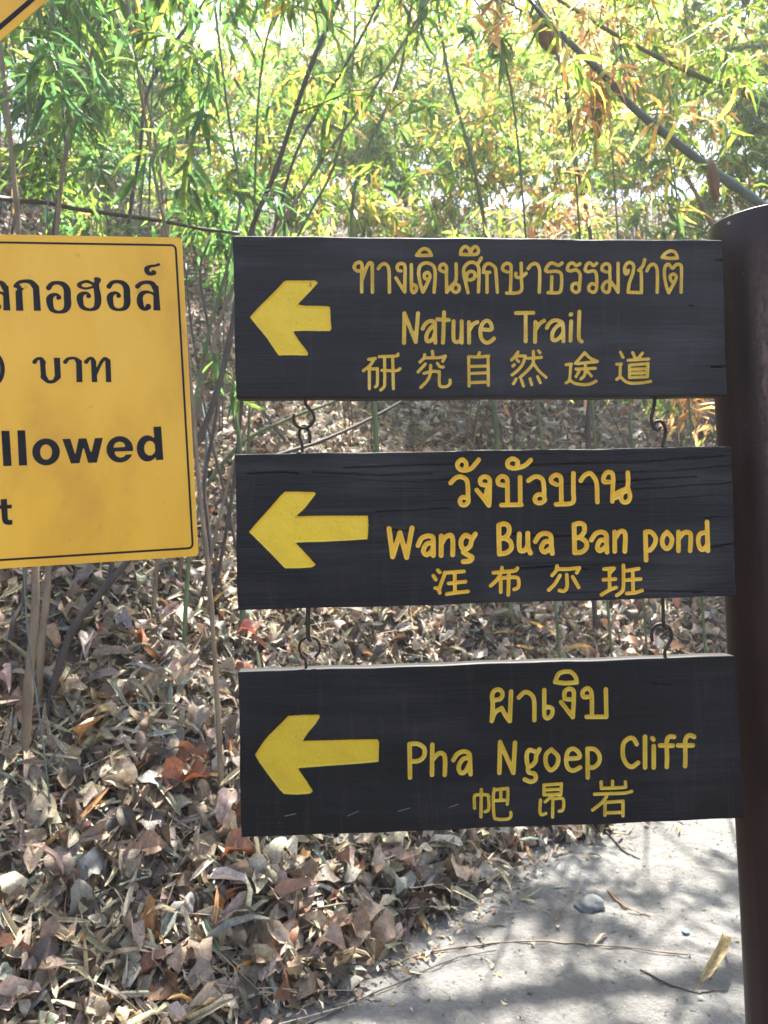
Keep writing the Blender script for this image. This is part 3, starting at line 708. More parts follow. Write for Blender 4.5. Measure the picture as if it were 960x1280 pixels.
b2 = build_board('board', B2, [(294, 568), (914.5, 558), (920, 745), (297, 763)], .026, GL2, AR2, cr2, (M['board2'], M['yellow2'], M['arrow1']),
                 'middle board pointing left to Wang Bua Ban pond', .0032)
cr3 = [([(813, 855), (822, 856), (837, 857)], 1.0, .003), ([(822, 997), (830, 998)], .9, .002), ([(915, 869), (927, 870)], .6, .003), ([(895, 951), (925, 950)], .5, .0015),
       ([(888, 958), (905, 962), (915, 959)], .5, .0012), ([(432, 826), (434, 833)], .7, .004)]
for x0, y0, L_ in ((430, 850, 90), (330, 870, 70), (560, 845, 60), (460, 990, 80), (700, 900, 60)):
    cr3.append(([(x0, y0), (x0+L_*.5, y0-1), (x0+L_, y0-2.5)], .4, .0007))
b3 = build_board('board', B3, [(298, 840), (919, 820), (930.5, 1023), (301.5, 1047)], .027, GL3, AR3, cr3, (M['board3'], M['yellow3'], M['arrow3']),
                 'bottom board pointing left to Pha Ngoep Cliff', .003)
# pale scuffs on the bottom board: thin scratched lines
for pts in ([(356, 1020), (370, 1017)], [(434, 1020), (448, 1014)], [(498, 1014), (512, 1010)], [(562, 1009), (573, 1005)]):
    g = make_glyph(B3, 0, 0, 1, ' '.join('%g,%g' % p for p in pts), .45)
    child('scratch', glyph_mesh('scratch', g, B3, .35*B3.k, 0, 0, 1, M['stone']), b3, B3.M)
# hooks and eyes between the boards
HOOKS = [(B1, 360, 480, 9.6, '205,120 205,170 215,240 290,330 312,410 260,490 190,520 110,500 65,430 65,350', 1.7),
         (B2, 360, 480, 9.6, '165,900 165,720 130,600 150,520 200,490 245,550 262,620 255,700', 1.7),
         (B1, 780, 480, 5.333, '222,60 222,110 210,170 198,220 208,270 240,300 262,280', 1.9),
         (B2, 780, 480, 5.333, '275,440 275,400 290,340 292,290 268,248 232,245 214,275 216,300', 1.9),
         (B2, 340, 750, 9.6, '430,60 428,250 428,400 440,470 475,500', 2.4),
         (B3, 340, 750, 9.6, '405,880 405,810 395,720 335,640 325,550 370,480 450,455 530,480 572,560 560,640 510,700', 1.5),
         (B2, 780, 740, 5.333, '275,30 278,120 280,190 286,235 300,250', 2.0),
         (B3, 780, 740, 5.333, '292,450 290,400 312,355 336,305 322,250 280,222 232,227 202,270 205,335', 2.0)]
for pl, ox, oy, s, t, hw in HOOKS:
    Q = catmull(parse(t)[0], 6); P = []
    for q in Q:
        u, v = pl.uv(ox+q[0]/s, oy+q[1]/s); P.append(pl.world(u, v, -.008))
    v, f = tube(P, hw*1.15*pl.k, 8)
    child('hook', mesh_np('hook', np.array(v), f, M['iron']), signpost)

# ------------------------------------------------------------------ yellow notice sign and the diamond sign above it
YS = Plane(237, 500, 1.02, R_(10.3), R_(2.2))
def px_poly(pl, pts): return [pl.uv(*p) for p in pts]
pole_top_px = (-112, 60)
yc = px_poly(YS, [(-8, 292.8), (227, 297), (248, 695), (-8, 711.5)])
W2 = .62
# the sheet runs on to the left, out of the picture
dirTop = nz(yc[1]-yc[0]); dirBot = nz(yc[2]-yc[3])
TLc = yc[1]-dirTop*W2; BLc = yc[2]-dirBot*W2
def rounded(C, rad, n=6):
    C = [np.array(c) for c in C]; out = []
    for i in range(len(C)):
        p, a, b = C[i], C[i-1], C[(i+1) % len(C)]
        s, e = p+nz(a-p)*rad, p+nz(b-p)*rad
        for k in range(n+1):
            t = k/n; out.append((1-t)**2*s + 2*t*(1-t)*p + t*t*e)
    return np.array(out)
def sheet(name, outline, z0, z1, mat):
    n = len(outline); V = [(*p, z1) for p in outline] + [(*p, z0) for p in outline]
    F = [tuple(range(n)), tuple(range(2*n-1, n-1, -1))] + [(i, n+i, n+(i+1) % n, (i+1) % n) for i in range(n)]
    me = mesh_np(name, V, F, mat, smooth=False)
    import bmesh
    bm = bmesh.new(); bm.from_mesh(me); bmesh.ops.recalc_face_normals(bm, faces=bm.faces); bm.to_mesh(me); bm.free()
    return me
yk = YS.k
pole_xy = YS.world(*(.5*(TLc+yc[1])), -.045)
pgz = float(surf(pole_xy[0], pole_xy[1]))
notice = empty('notice_sign', (pole_xy[0], pole_xy[1], pgz), 'rectangular yellow notice sign with black Thai and English print left of the wooden boards', 'sign')
pn = child('panel', sheet('panel', rounded([TLc, yc[1], yc[2], BLc], 5*yk), -.002, 0, M['sign']), notice, YS.M)
# printed border
ins = [np.array(p) for p in px_poly(YS, [(219.5, 306.6), (241, 685)])]
BT = ins[0]-dirTop*(W2-.02); BB = ins[1]-dirBot*(W2-.02)
rr = rounded([BT, ins[0], ins[1], BB], 6*yk); rr = np.vstack((rr, rr[:1]))
V = []; hw = 1.25*yk; T_ = nz(np.gradient(rr, axis=0)); N_ = np.stack((-T_[:, 1], T_[:, 0]), 1)
for p, n_ in zip(rr, N_): V += [(*(p-n_*hw), .0003), (*(p+n_*hw), .0003)]
F = [(2*i, 2*i+1, 2*i+3, 2*i+2) for i in range(len(rr)-1)]
child('border_line', mesh_np('border_line', V, F, M['ink'], smooth=False), pn, YS.M)
LO = "655,305,24 690,275,20 745,262,18 800,275,24 832,320,30 | #812,300 866,300 885,545 815,545 | 832,400,14 800,372,12 745,360,16 700,378,24 680,415,28 682,470,31 700,515,24 735,532,17 768,515,20 765,500,22 755,500,20"
OANG = "370,305,24 400,268,20 450,256,17 510,272,24 545,320,31 550,400,32 552,470,32 530,518,24 480,537,14 430,530,17 398,505,24 382,450,30 382,405,30 410,375,20 448,370,14 470,395,20 462,402,18"
YG = [
 (90-187.5, 320, 8, LO),
 (0, 320, 8, "150,298,14 190,265,17 250,252,17 310,262,24 352,305,31 | #328,300 392,300 410,548 340,548 | #155,355 185,325 222,345 235,548 162,548 | #133,312 160,275 215,300 212,315 245,325 215,355 160,350 178,328"),
 (56.25-335/8*1.045, 320, 8/1.045, OANG.replace('', '')),
 (90, 320, 8, "210,280,13 160,256,15 110,262,15 70,290,20 100,318,13 150,325,12 215,308,12 | 240,232,20 268,240,22 245,270,26 245,320,28 258,400,32 258,470,32 238,518,24 190,537,14 140,530,17 100,505,24 82,450,30 82,405,30 110,376,20 150,372,14 170,398,20 162,404,18"),
 (90, 320, 8, OANG), (90, 320, 8, LO),
 (90, 320, 8, "868,85,14 830,97,12 785,103,14 748,128,24 758,165,24 795,182,16 824,168,20 812,158,18"),
 (0, 430, 6.4, "277,143,17 298,120,12 330,118,13 345,150,22 | #318,120 360,135 372,270 328,270 | 349,262,23 385,300,14 430,298,14 462,262,23 | #430,110 480,110 488,265 440,268"),
 (0, 430, 6.4, "523,143,17 548,118,12 600,115,12 632,145,23 | #609,140 655,140 661,305 612,305"),
 (0, 430, 6.4, "690,143,17 712,118,12 738,117,13 750,145,20 | #727,125 769,135 780,305 735,305 | 772,240,8 800,165,13 835,118,13 865,135,18 | #842,130 885,130 891,305 848,305"),
 (0, 430, 6.4, "E-48,203,88,133 | -E-48,203,50,105"),
 (0, 525, 8.727, "#15,118 103,118 128,500 38,503"), (0, 525, 8.727, "#190,113 275,113 297,495 208,498"),
 (0, 525, 8.727, "E503,348,151,147 | -E503,350,65,83"),
 (100, 525, 8.727, "#-193,207 -105,205 -51,380 -15,203 70,200 122,370 162,198 250,195 185,465 90,468 38,290 -5,470 -98,475"),
 (100, 525, 8.727, "E435,320,146,144 | -#365,302 372,275 392,248 432,235 470,246 490,270 495,294 | -#378,344 600,338 600,373 500,378 478,402 440,412 400,396 380,368"),
 (100, 525, 8.727, "E735,310,116,143 | -E762,308,62,80 | #800,75 885,70 910,433 830,437"),
 (0, 600, 12, "#10,290 105,283 120,590 140,600 188,598 188,665 140,675 90,670 50,645 32,600 | #-60,385 180,368 178,425 -60,435"),
]
for (ox, oy, s, t) in YG:
    g = make_glyph(YS, ox, oy, s, t, 1, n=5)
    child('letter', glyph_mesh('letter', g, YS, .6*yk, 0, 0, 1, M['ink']), pn, YS.M)
def pole(parent, p0, top):
    v, f = tube([(p0[0], p0[1], p0[2]-.3), (p0[0], p0[1], p0[2]+.5), (p0[0], p0[1], top)], .025, 20)
    return child('pole', mesh_np('pole', np.array(v), f, M['post']), parent)
pole(notice, (pole_xy[0], pole_xy[1], pgz), 2.55)
for vv in (TLc[1]-.08, yc[2][1]+.08):
    cc = YS.world(.5*(TLc[0]+yc[1][0]), vv, -.012); V, F = [], []
    box_mesh(V, F, cc, (.3, .018, .03), np.array((YS.u, -YS.n, YS.v)).T); child('bracket', mesh_np('bracket', V, F, M['alu'], smooth=False), notice)
# diamond
DS = Plane(30, 20, 1.03, R_(10.3), R_(1.5))
e0, e1 = DS.uv(-6, 55.5), DS.uv(60, -1)
dirE = nz(e1-e0); nrmE = np.array((-dirE[1], dirE[0]))          # nrmE points up-left, into the sign
bot = np.array((DS.uv(-105, 100)[0], 0)); t_ = (bot[0]-e0[0])/dirE[0]; bot = e0 + dirE*t_
S_ = .46
dR = dirE; dL = np.array((-dirE[1], dirE[0]))
Rc = bot + dR*S_; Lc = bot + dL*S_; Tc = Rc + dL*S_
dpw = DS.world(*bot, 0)
diamond = empty('warning_sign', DS.world(*bot, -.004), 'orange yellow diamond warning sign with black border, cut by the top left corner', 'sign')
dp = child('panel', sheet('panel', rounded([bot, Rc, Tc, Lc], .03), -.002, 0, M['sign']), diamond, DS.M)
m0 = .0095; mid = []
for (c_, s1, s2) in ((bot, dR, dL), (Rc, dL, -dR), (Tc, -dR, -dL), (Lc, -dL, dR)): mid.append(c_ + (s1+s2)*m0)
mid2 = []
for (c_, s1, s2) in ((bot, dR, dL), (Rc, dL, -dR), (Tc, -dR, -dL), (Lc, -dL, dR)): mid2.append(c_ + (s1+s2)*(m0+.0065))
o1, o2 = rounded(mid, .024), rounded(mid2, .02); n_ = len(o1)
child('border_line', mesh_np('border_line', [(*p, .0003) for p in o1] + [(*p, .0003) for p in o2], [(i, (i+1) % n_, n_+(i+1) % n_, n_+i) for i in range(n_)], M['ink'], smooth=False), dp, DS.M)
cc = DS.world(bot[0], bot[1]+.12, -.012); V, F = [], []
box_mesh(V, F, cc, (.16, .018, .03), np.array((DS.u, -DS.n, DS.v)).T); child('bracket', mesh_np('bracket', V, F, M['alu'], smooth=False), diamond)
#FOLIAGE#
# ------------------------------------------------------------------ leaves
def leaf_template(stations, half_w, fold=.25, bend=.15, roll=0.0, tip=0.0, wave=0.0, seed=0):
    """unit-length leaf along +x, width in y, normal +z. half_w: list of half widths per station"""
    r = np.random.default_rng(seed); V = []; n = len(stations)
    for s_, hw_ in zip(stations, half_w):
        z = bend*(s_*(1-s_)*1.6) - tip*s_*s_
        wv = wave*r.normal()
        if hw_ <= 0: V.append((s_, 0, z)); continue
        for q in (-1, 0, 1):
            yy = hw_*q*math.cos(roll*abs(q)); V.append((s_, yy, z + abs(q)*hw_*(fold + roll) + wv*q*hw_))
    F = []; k = 0; rows = []
    for hw_ in half_w:
        rows.append([k] if hw_ <= 0 else [k, k+1, k+2]); k += 1 if hw_ <= 0 else 3
    for a, b in zip(rows[:-1], rows[1:]):
        if len(a) == 1 and len(b) == 3: F += [(a[0], b[1], b[0]), (a[0], b[2], b[1])]
        elif len(a) == 3 and len(b) == 1: F += [(a[0], a[1], b[0]), (a[1], a[2], b[0])]
        else: F += [(a[0], a[1], b[1]), (a[0], b[1], b[0]), (a[1], a[2], b[2]), (a[1], b[2], b[1])]
    return np.array(V, float), np.array(F, int)
BL = [leaf_template((0, .12, .4, .75, 1), (0, .055, .07, .045, 0), f_, b_, 0, t_) for f_, b_, t_ in ((.3, .1, .0), (.5, .25, .1), (.2, -.1, .25), (.6, .3, .3))]
BL_LO = [leaf_template((0, .35, 1), (0, .075, 0), f_, b_, 0, t_) for f_, b_, t_ in ((.3, .1, .0), (.5, .2, .15), (.2, -.1, .2))]
st = (0, .05, .18, .38, .6, .8, .94, 1)
def broad(i):
    r = np.random.default_rng(100+i); wd = r.uniform(.17, .31)
    hw = [0, .38*wd, .8*wd, 1.0*wd, .98*wd, .74*wd, .3*wd, 0]
    hw = [h*(1+r.normal()*.10) for h in hw]; hw[0] = hw[-1] = 0
    return leaf_template(st, hw, r.uniform(-.3, 1.0), r.uniform(-.3, .8), r.uniform(0, 1.0), r.uniform(-.5, .5), .5, i)
BR = [broad(i) for i in range(10)]
def broad_lo(i):
    r = np.random.default_rng(200+i); wd = r.uniform(.16, .31)
    return leaf_template((0, .25, .6, 1), [0, .85*wd, .95*wd, 0], r.uniform(-.3, 1.0), r.uniform(-.2, .8), r.uniform(0, .9), r.uniform(-.4, .4), .4, i)
BR_LO = [broad_lo(i) for i in range(8)]
BLADE = [leaf_template((0, .1, .35, .7, 1), (0, .05, .062, .05, 0), f_, b_, .2, t_, .2, k) for k, (f_, b_, t_) in enumerate(((.8, .2, .1), (1.2, .5, .0), (.4, -.1, .3), (1.0, .1, -.3)))]
SHARD = [leaf_template((0, .5, 1), (0, h_, 0), f_, .2, 0, .1, .2, 7) for h_, f_ in ((.3, .3), (.12, .6), (.2, -.4))]

def frames(d, n):
    d = nz(d); s = nz(np.cross(n, d)); n2 = np.cross(d, s); return np.stack((d, s, n2), -1)    # columns
def scatter(name, temps, pos, d, n, size, colr, mat, parent=None, width=None, label=None, cat=None, kind='stuff', loc=None):
    N = len(pos); T = RNG.integers(0, len(temps), N); Rm = frames(d, n); VV, FF, CC, LL_ = [], [], [], []; off = 0
    size = np.broadcast_to(size, (N,)); 
    for k, (tv, tf) in enumerate(temps):
        m = np.nonzero(T == k)[0]
        if len(m) == 0: continue
        loc_v = np.broadcast_to(tv, (len(m),)+tv.shape)*size[m][:, None, None]
        if width is not None: loc_v = loc_v*np.stack((np.ones(len(m)), width[m], np.ones(len(m))), 1)[:, None, :]
        W = np.einsum('nij,nkj->nki', Rm[m], loc_v) + pos[m][:, None, :]
        VV.append(W.reshape(-1, 3)); FF.append((tf[None] + off + (np.arange(len(m))*len(tv))[:, None, None]).reshape(-1, 3))
        CC.append(np.repeat(colr[m], len(tv), 0)); LL_.append(np.tile(tv, (len(m), 1))); off += len(m)*len(tv)
    me = mesh_np(name, np.vstack(VV), np.vstack(FF), mat, np.vstack(CC), origin=loc)
    if mat is M['dry_j']:
        at_ = me.attributes.new('luv', 'FLOAT_VECTOR', 'POINT'); at_.data.foreach_set('vector', np.vstack(LL_).astype(np.float32).ravel())
    o = bpy.data.objects.new(name, me); COL.objects.link(o)
    if parent is not None: o.parent = parent
    if kind: o['kind'] = kind
    if label: o['label'] = label
    if cat: o['category'] = cat
    return o
def pal(cols, wts, N, jit=.18):
    cols = np.array(cols, float); wts = np.array(wts, float)/sum(wts)
    c = cols[RNG.choice(len(cols), N, p=wts)]
    return np.clip(c*np.exp(RNG.normal(0, jit, (N, 1)))*np.exp(RNG.normal(0, jit*.35, (N, 3))), 0.004, .9)
LIT = ([(.28, .212, .15), (.17, .11, .068), (.24, .105, .05), (.48, .41, .32), (.30, .24, .20), (.37, .29, .19), (.22, .215, .185), (.055, .04, .032), (.40, .19, .06)],
       [22, 20, 4, 12, 14, 9, 10, 19, 1.5])
LITF = ([(.34, .26, .19), (.20, .13, .085), (.30, .12, .06), (.60, .54, .46), (.38, .31, .27), (.05, .038, .03)], [20, 18, 6, 16, 12, 22])
STRAW = ([(.44, .37, .24), (.31, .27, .18), (.50, .44, .32), (.21, .18, .14), (.24, .28, .21), (.44, .25, .08)], [20, 22, 12, 14, 7, 3])
def sample_floor(N, r0, r1, ang=44, p=1.15, dmin=.0):
    out = []
    while sum(len(o) for o in out) < N:
        u = RNG.uniform(0, 1, N); r = (r0**(2-p) + u*(r1**(2-p)-r0**(2-p)))**(1/(2-p)); a = np.radians(RNG.uniform(-ang, ang, N))
        x, y = r*np.sin(a), r*np.cos(a); m = dist_edge(x, y) > dmin; out.append(np.stack((x, y), 1)[m])
    return np.vstack(out)[:N]
def floor_normal(x, y):
    e = .05; gx = (surf(x+e, y)-surf(x-e, y))/(2*e); gy = (surf(x, y+e)-surf(x, y-e))/(2*e)
    return nz(np.stack((-gx, -gy, np.ones_like(gx)), 1))
def lay(N, xy, tilt, lift0, lift1):
    n0 = floor_normal(xy[:, 0], xy[:, 1]); n = nz(n0 + RNG.normal(0, tilt, (N, 3)))
    t = RNG.normal(0, 1, (N, 3)); d = nz(t - n*(t*n).sum(1, keepdims=True))
    flip = RNG.uniform(0, 1, N) < .4; n = np.where(flip[:, None], -n, n)
    z = surf(xy[:, 0], xy[:, 1]) + RNG.uniform(lift0, lift1, N)
    return np.column_stack((xy, z)), d, n
def litter(name, temps, N, r0, r1, s0, s1, tilt, l0, l1, P, label, width=None, p=1.15, dmin=.02, ang=44):
    xy = sample_floor(N, r0, r1, ang, p, dmin); pos, d, n = lay(N, xy, tilt, l0, l1)
    size = RNG.uniform(s0, s1, N); pos = pos - d*size[:, None]*.5
    return scatter(name, temps, pos, d, n, size, pal(*P, N), M['dry_j'], floor, width, label)
litter('leaf_litter', BR, 9000, 1.7, 15, .05, .13, .5, -.04, .02, LIT, 'deep layer of broad dead leaves on the slope')
litter('leaf_litter', BR, 6000, 1.7, 7, .05, .15, .42, .0, .075, LIT, 'curled broad dead leaves on top of the litter')
litter('bamboo_litter', BLADE, 17000, 1.7, 11, .06, .18, .32, .0, .07, STRAW, 'pale narrow bamboo leaves strewn through the litter')
litter('leaf_scraps', SHARD, 15000, 1.7, 8, .015, .05, .5, .0, .06, LIT, 'scraps of broken dead leaf', dmin=-.12, p=1.3)
litter('leaf_litter', BR_LO, 13000, 5.5, 15, .06, .16, .6, .0, .12, LITF, 'dead leaves lying further up the slope', p=1.2)
litter('leaf_litter', BR_LO, 9000, 9, 30, .10, .24, .45, .0, .10, LIT, 'distant dead leaves up the hillside', p=.7)
# leaves beside and behind the camera so the place goes on outside the picture
xy = RNG.uniform((-9, -4), (9, 6), (7000, 2)); xy = xy[(dist_edge(xy[:, 0], xy[:, 1]) > .05)]
pos, d_, n_v = lay(len(xy), xy, .35, 0, .04); scatter('leaf_litter', BR_LO, pos, d_, n_v, RNG.uniform(.07, .15, len(xy)), pal(*LIT, len(xy)), M['dry_j'], floor, None, 'dead leaves beside the path')
# thin scraps on the path
def path_scatter(name, temps, N, s0, s1, tilt, P, label, mat, edge=0.0):
    xy = np.stack((RNG.uniform(-.7, 2.6, N*4), RNG.uniform(1.7, 5.2, N*4)), 1); d = dist_edge(xy[:, 0], xy[:, 1])
    keep = (d < .05) & (d > -1.8) & (RNG.uniform(0, 1, N*4) < np.exp(d*edge)); xy = xy[keep][:N]
    pos, dd, n = lay(len(xy), xy, tilt, .001, .006); return scatter(name, temps, pos, dd, n, RNG.uniform(s0, s1, len(xy)), pal(*P, len(xy)), mat, pth, None, label)
path_scatter('path_scraps', SHARD, 700, .008, .03, .1, STRAW, 'tiny straw scraps on the path', M['dry_j'], 1.2)
path_scatter('path_scraps', BLADE, 520, .04, .13, .14, STRAW, 'bamboo leaf bits at the edge of the path', M['dry_j'], 6.0)
# grit and small clods
peb_t = []
for k in range(4):
    r = np.random.default_rng(k); P8 = np.array([(x, y, z) for x in (-1, 1) for y in (-1, 1) for z in (-1, 1)], float)*.5*r.uniform(.6, 1.1, (8, 3))
    F8 = []
    for q in ((0, 1, 3, 2), (4, 6, 7, 5), (0, 4, 5, 1), (2, 3, 7, 6), (0, 2, 6, 4), (1, 5, 7, 3)): F8 += [(q[0], q[1], q[2]), (q[0], q[2], q[3])]
    peb_t.append((P8, np.array(F8)))
path_scatter('grit', peb_t, 900, .002, .007, .8, ([(.34, .33, .30), (.26, .25, .23), (.19, .18, .17)], [5, 3, 1]), 'grit and small clods on the path', M['dry_j'], 0)
# sticks in the litter
V, F = [], []
for k in range(1300):
    xy = sample_floor(1, 1.9, 8, 40, 1.2, .0)[0]; L_ = random.uniform(.12, .5); a = random.uniform(0, 6.28); r_ = random.uniform(.0012, .004)
    z0 = float(surf(*xy)) + random.uniform(.01, .06); x1, y1 = xy[0]+L_*math.cos(a), xy[1]+L_*math.sin(a)
    if dist_edge(x1, y1) < -.05: continue
    z1 = float(surf(x1, y1)) + random.uniform(.01, .07); m_ = np.array(((xy[0]+x1)/2, (xy[1]+y1)/2, (z0+z1)/2+random.uniform(-.005, .03)))
    v, f = tube([(xy[0], xy[1], z0), m_, (x1, y1, z1)], [r_, r_*.9, r_*.6], 4); n0 = len(V); V += v; F += [tuple(i+n0 for i in q) for q in f]
o = link('twig_litter', mesh_np('twig_litter', V, F, M['culm_tan']), floor); tag(o, 'thin dry twigs lying through the leaf litter', None, None, 'stuff')

V, F = [], []
for k in range(150):
    xy = sample_floor(1, 1.9, 5.5, 38, 1.3, .0)[0]; L_ = random.uniform(.3, .95); a = random.gauss(.5, .7); r_ = random.uniform(.0010, .0024); Q = []
    for q in range(7):
        t = q/6; x1, y1 = xy[0]+L_*t*math.cos(a+t*.25), xy[1]+L_*t*math.sin(a+t*.25); Q.append((x1, y1, float(surf(x1, y1))+.045+.05*math.sin(t*3.1+k)*random.uniform(.4, 1)))
    if dist_edge(Q[-1][0], Q[-1][1]) < -.25: continue
    v, f = tube(Q, np.linspace(r_, r_*.4, 7), 4); n0 = len(V); V += v; F += [tuple(i+n0 for i in q) for q in f]
M['straw'] = principled('pale_straw', None, .6, [(.3, (.20, .18, .13)), (.6, (.38, .34, .25)), (.8, (.50, .46, .36))], (9, 9, 9), bump=0)
o = link('dry_stalks', mesh_np('dry_stalks', V, F, M['straw']), floor); tag(o, 'long pale dry grass stalks lying across the leaves', None, None, 'stuff')
# ------------------------------------------------------------------ single fallen leaves, the ones that show largest
def leaf_mesh(name, t, mat): return mesh_np(name, t[0], t[1], mat)
ME_BROAD = [leaf_mesh('fallen_leaf', t, M['dry_o']) for t in BR]
ME_BLADE = [leaf_mesh('fallen_blade', t, M['dry_o']) for t in BLADE]
def put_leaf(me, name, parent, p, d, n, size, colr, pinv=None):
    o = bpy.data.objects.new(name, me); COL.objects.link(o); o.parent = parent
    R = frames(np.asarray(d)[None], np.asarray(n)[None])[0]*size
    q = np.asarray(p) - (pinv if pinv is not None else 0)
    o.matrix_local = Matrix(((R[0, 0], R[0, 1], R[0, 2], q[0]), (R[1, 0], R[1, 1], R[1, 2], q[1]), (R[2, 0], R[2, 1], R[2, 2], q[2]), (0, 0, 0, 1)))
    o.color = (*[float(c) for c in colr], 1); return o
def visible_px(px, py):
    if not (-10 < px < 970 and 300 < py < 1290): return False
    if px < 236 + (py-450)*.06 and py < 700: return False
    if px > 292 and (py < 500 or 562 < py < 752 or 826 < py < 1030): return False
    return px < 905
cnt = {'fallen_leaf': 0, 'fallen_blade': 0}; tries = 0
while (cnt['fallen_leaf'] < 260 or cnt['fallen_blade'] < 180) and tries < 20000:
    tries += 1
    xy = sample_floor(1, 1.9, 5.2, 34, 1.2, .02); pos, d, n = lay(1, xy, .4, .02, .065)
    px_, py_, _ = project(pos[0])
    if not visible_px(px_, py_): continue
    if cnt['fallen_leaf'] < 260 and random.random() < .6:
        put_leaf(random.choice(ME_BROAD), 'fallen_leaf', floor, pos[0], d[0], n[0], random.uniform(.07, .15), pal(*LIT, 1)[0]); cnt['fallen_leaf'] += 1
    elif cnt['fallen_blade'] < 180:
        put_leaf(random.choice(ME_BLADE), 'fallen_blade', floor, pos[0], d[0], n[0], random.uniform(.10, .2), pal(*STRAW, 1)[0]); cnt['fallen_blade'] += 1
# leaves one can point to in the photograph: px, py, direction px, length in px, kind, colour
for (x_, y_, dx, dy, L_, kind, c) in [
    (200, 990, 50, -32, 60, 'B', (.30, .095, .035)), (215, 955, 46, -14, 42, 'B', (.24, .09, .04)), (12, 960, 60, 14, 55, 'b', (.22, .40, .34)),
    (60, 1055, 30, 20, 45, 'B', (.52, .48, .48)), (255, 1110, 50, 8, 56, 'B', (.44, .37, .35)), (300, 1095, 45, 10, 50, 'B', (.36, .35, .33)),
    (330, 1140, 40, -25, 66, 'B', (.24, .13, .08)), (400, 1170, 40, 14, 58, 'B', (.26, .15, .09)), (150, 1090, 36, -30, 52, 'B', (.30, .17, .10)),
    (225, 1240, 55, 6, 60, 'B', (.28, .22, .17)), (230, 1275, 60, -10, 60, 'B', (.40, .34, .27)), (292, 1222, 22, -22, 34, 'b', (.85, .38, .05)),
    (264, 1170, 6, -42, 44, 'b', (.62, .33, .14)), (20, 1225, 45, 5, 50, 'B', (.2, .15, .12)), (100, 1250, 5, -50, 55, 'b', (.45, .35, .2)),
    (470, 1080, 30, 10, 44, 'B', (.38, .24, .18)), (250, 1195, 110, -80, 90, 'b', (.20, .20, .17)), (690, 800, -14, -34, 38, 'b', (.75, .38, .06)),
    (700, 822, 45, -18, 45, 'b', (.75, .42, .10)), (640, 815, 34, -16, 42, 'b', (.70, .40, .12)), (215, 880, 22, -34, 44, 'b', (.30, .34, .28)),
    (180, 930, 40, -22, 50, 'b', (.34, .40, .34)), (170, 905, 34, 26, 44, 'b', (.40, .42, .36)), (30, 760, 26, 10, 36, 'b', (.30, .42, .12)),
    (240, 855, 40, -12, 48, 'B', (.42, .37, .30)), (110, 835, 40, -20, 48, 'B', (.22, .16, .12)), (130, 720, 20, -6, 30, 'B', (.30, .20, .15)),
    (290, 805, 14, -8, 26, 'B', (.45, .13, .10)), (345, 765, 30, 4, 34, 'B', (.40, .13, .05)), (795, 815, 50, -22, 50, 'B', (.62, .58, .52)),
    (420, 768, 30, 8, 36, 'B', (.5, .46, .42)), (860, 800, 26, 4, 34, 'B', (.45, .42, .40))]:
    P = px_ground(x_, y_)
    if P is None: continue
    d3 = Rv*dx - Uv*dy; n3 = floor_normal(np.array([P[0]]), np.array([P[1]]))[0]; d3 = nz(d3 - n3*(d3 @ n3)*.8)
    dep = (P-EYE) @ Fv; size = L_*dep/FPX*1.05
    put_leaf(random.choice(ME_BROAD if kind == 'B' else ME_BLADE), 'fallen_leaf' if kind == 'B' else 'fallen_blade', floor, P+n3*.055, d3, nz(n3+RNG.normal(0, .15, 3)), size, c)

# ------------------------------------------------------------------ things on the path
def ground_stick(name, pxs, r0, mat, label, cat, nodes=0, lift=.004):
    P = []
    for x_, y_ in catmull(pxs, 5):
        g = px_ground(x_, y_); P.append((g[0], g[1], float(surf(g[0], g[1]))+lift+r0*.5))
    P = np.array(P); r = np.linspace(r0, r0*.45, len(P))
    if nodes:
        for k in range(0, len(P), max(1, len(P)//nodes)): r[k] *= 1.5
    v, f = tube(P, r, 6); o = link(name, mesh_np(name, np.array(v)-P[0], f, mat), None, None, P[0]); return tag(o, label, cat)
ground_stick('dry_cane', [(478, 1215), (520, 1198), (580, 1186), (670, 1180), (760, 1186), (860, 1196)], .0045, M['culm_tan'], 'long thin pale cane lying across the path, below the grey stone', 'twig', 4)
ground_stick('twig', [(745, 1032), (762, 1046), (780, 1066), (800, 1076)], .007, M['culm_dark'], 'dark crooked twig on the path just under the bottom board', 'twig')
ground_stick('twig', [(760, 1116), (775, 1132), (795, 1143), (813, 1148)], .006, M['sheath'], 'short reddish brown curved twig right of the grey stone', 'twig')
ground_stick('twig', [(395, 1180), (450, 1158), (500, 1135), (560, 1105), (620, 1060), (690, 1048)], .004, M['culm_dark'], 'long dark twig along the edge of the leaves and the path', 'twig')
ground_stick('twig', [(385, 1285), (430, 1262), (480, 1240), (560, 1205), (620, 1190)], .0035, M['culm_dark'], 'thin dark twig slanting over the path at the bottom edge', 'twig')
ground_stick('twig', [(800, 1215), (840, 1235), (870, 1243), (905, 1240)], .004, M['culm_dark'], 'dark bent twig by the foot of the post', 'twig')
ground_stick('twig', [(150, 1062), (200, 1050), (262, 1040)], .007, M['culm_tan'], 'pale brown stick among the leaves left of the bottom board', 'stick')
ground_stick('twig', [(0, 1158), (60, 1142), (130, 1135), (170, 1130)], .006, M['culm_tan'], 'greyish stick among the leaves at the left edge', 'stick')
ground_stick('dry_cane', [(235, 1085), (250, 1045), (264, 1005)], .010, M['culm_tan'], 'pale split cane leaning in the leaves below the yellow sign', 'stick')
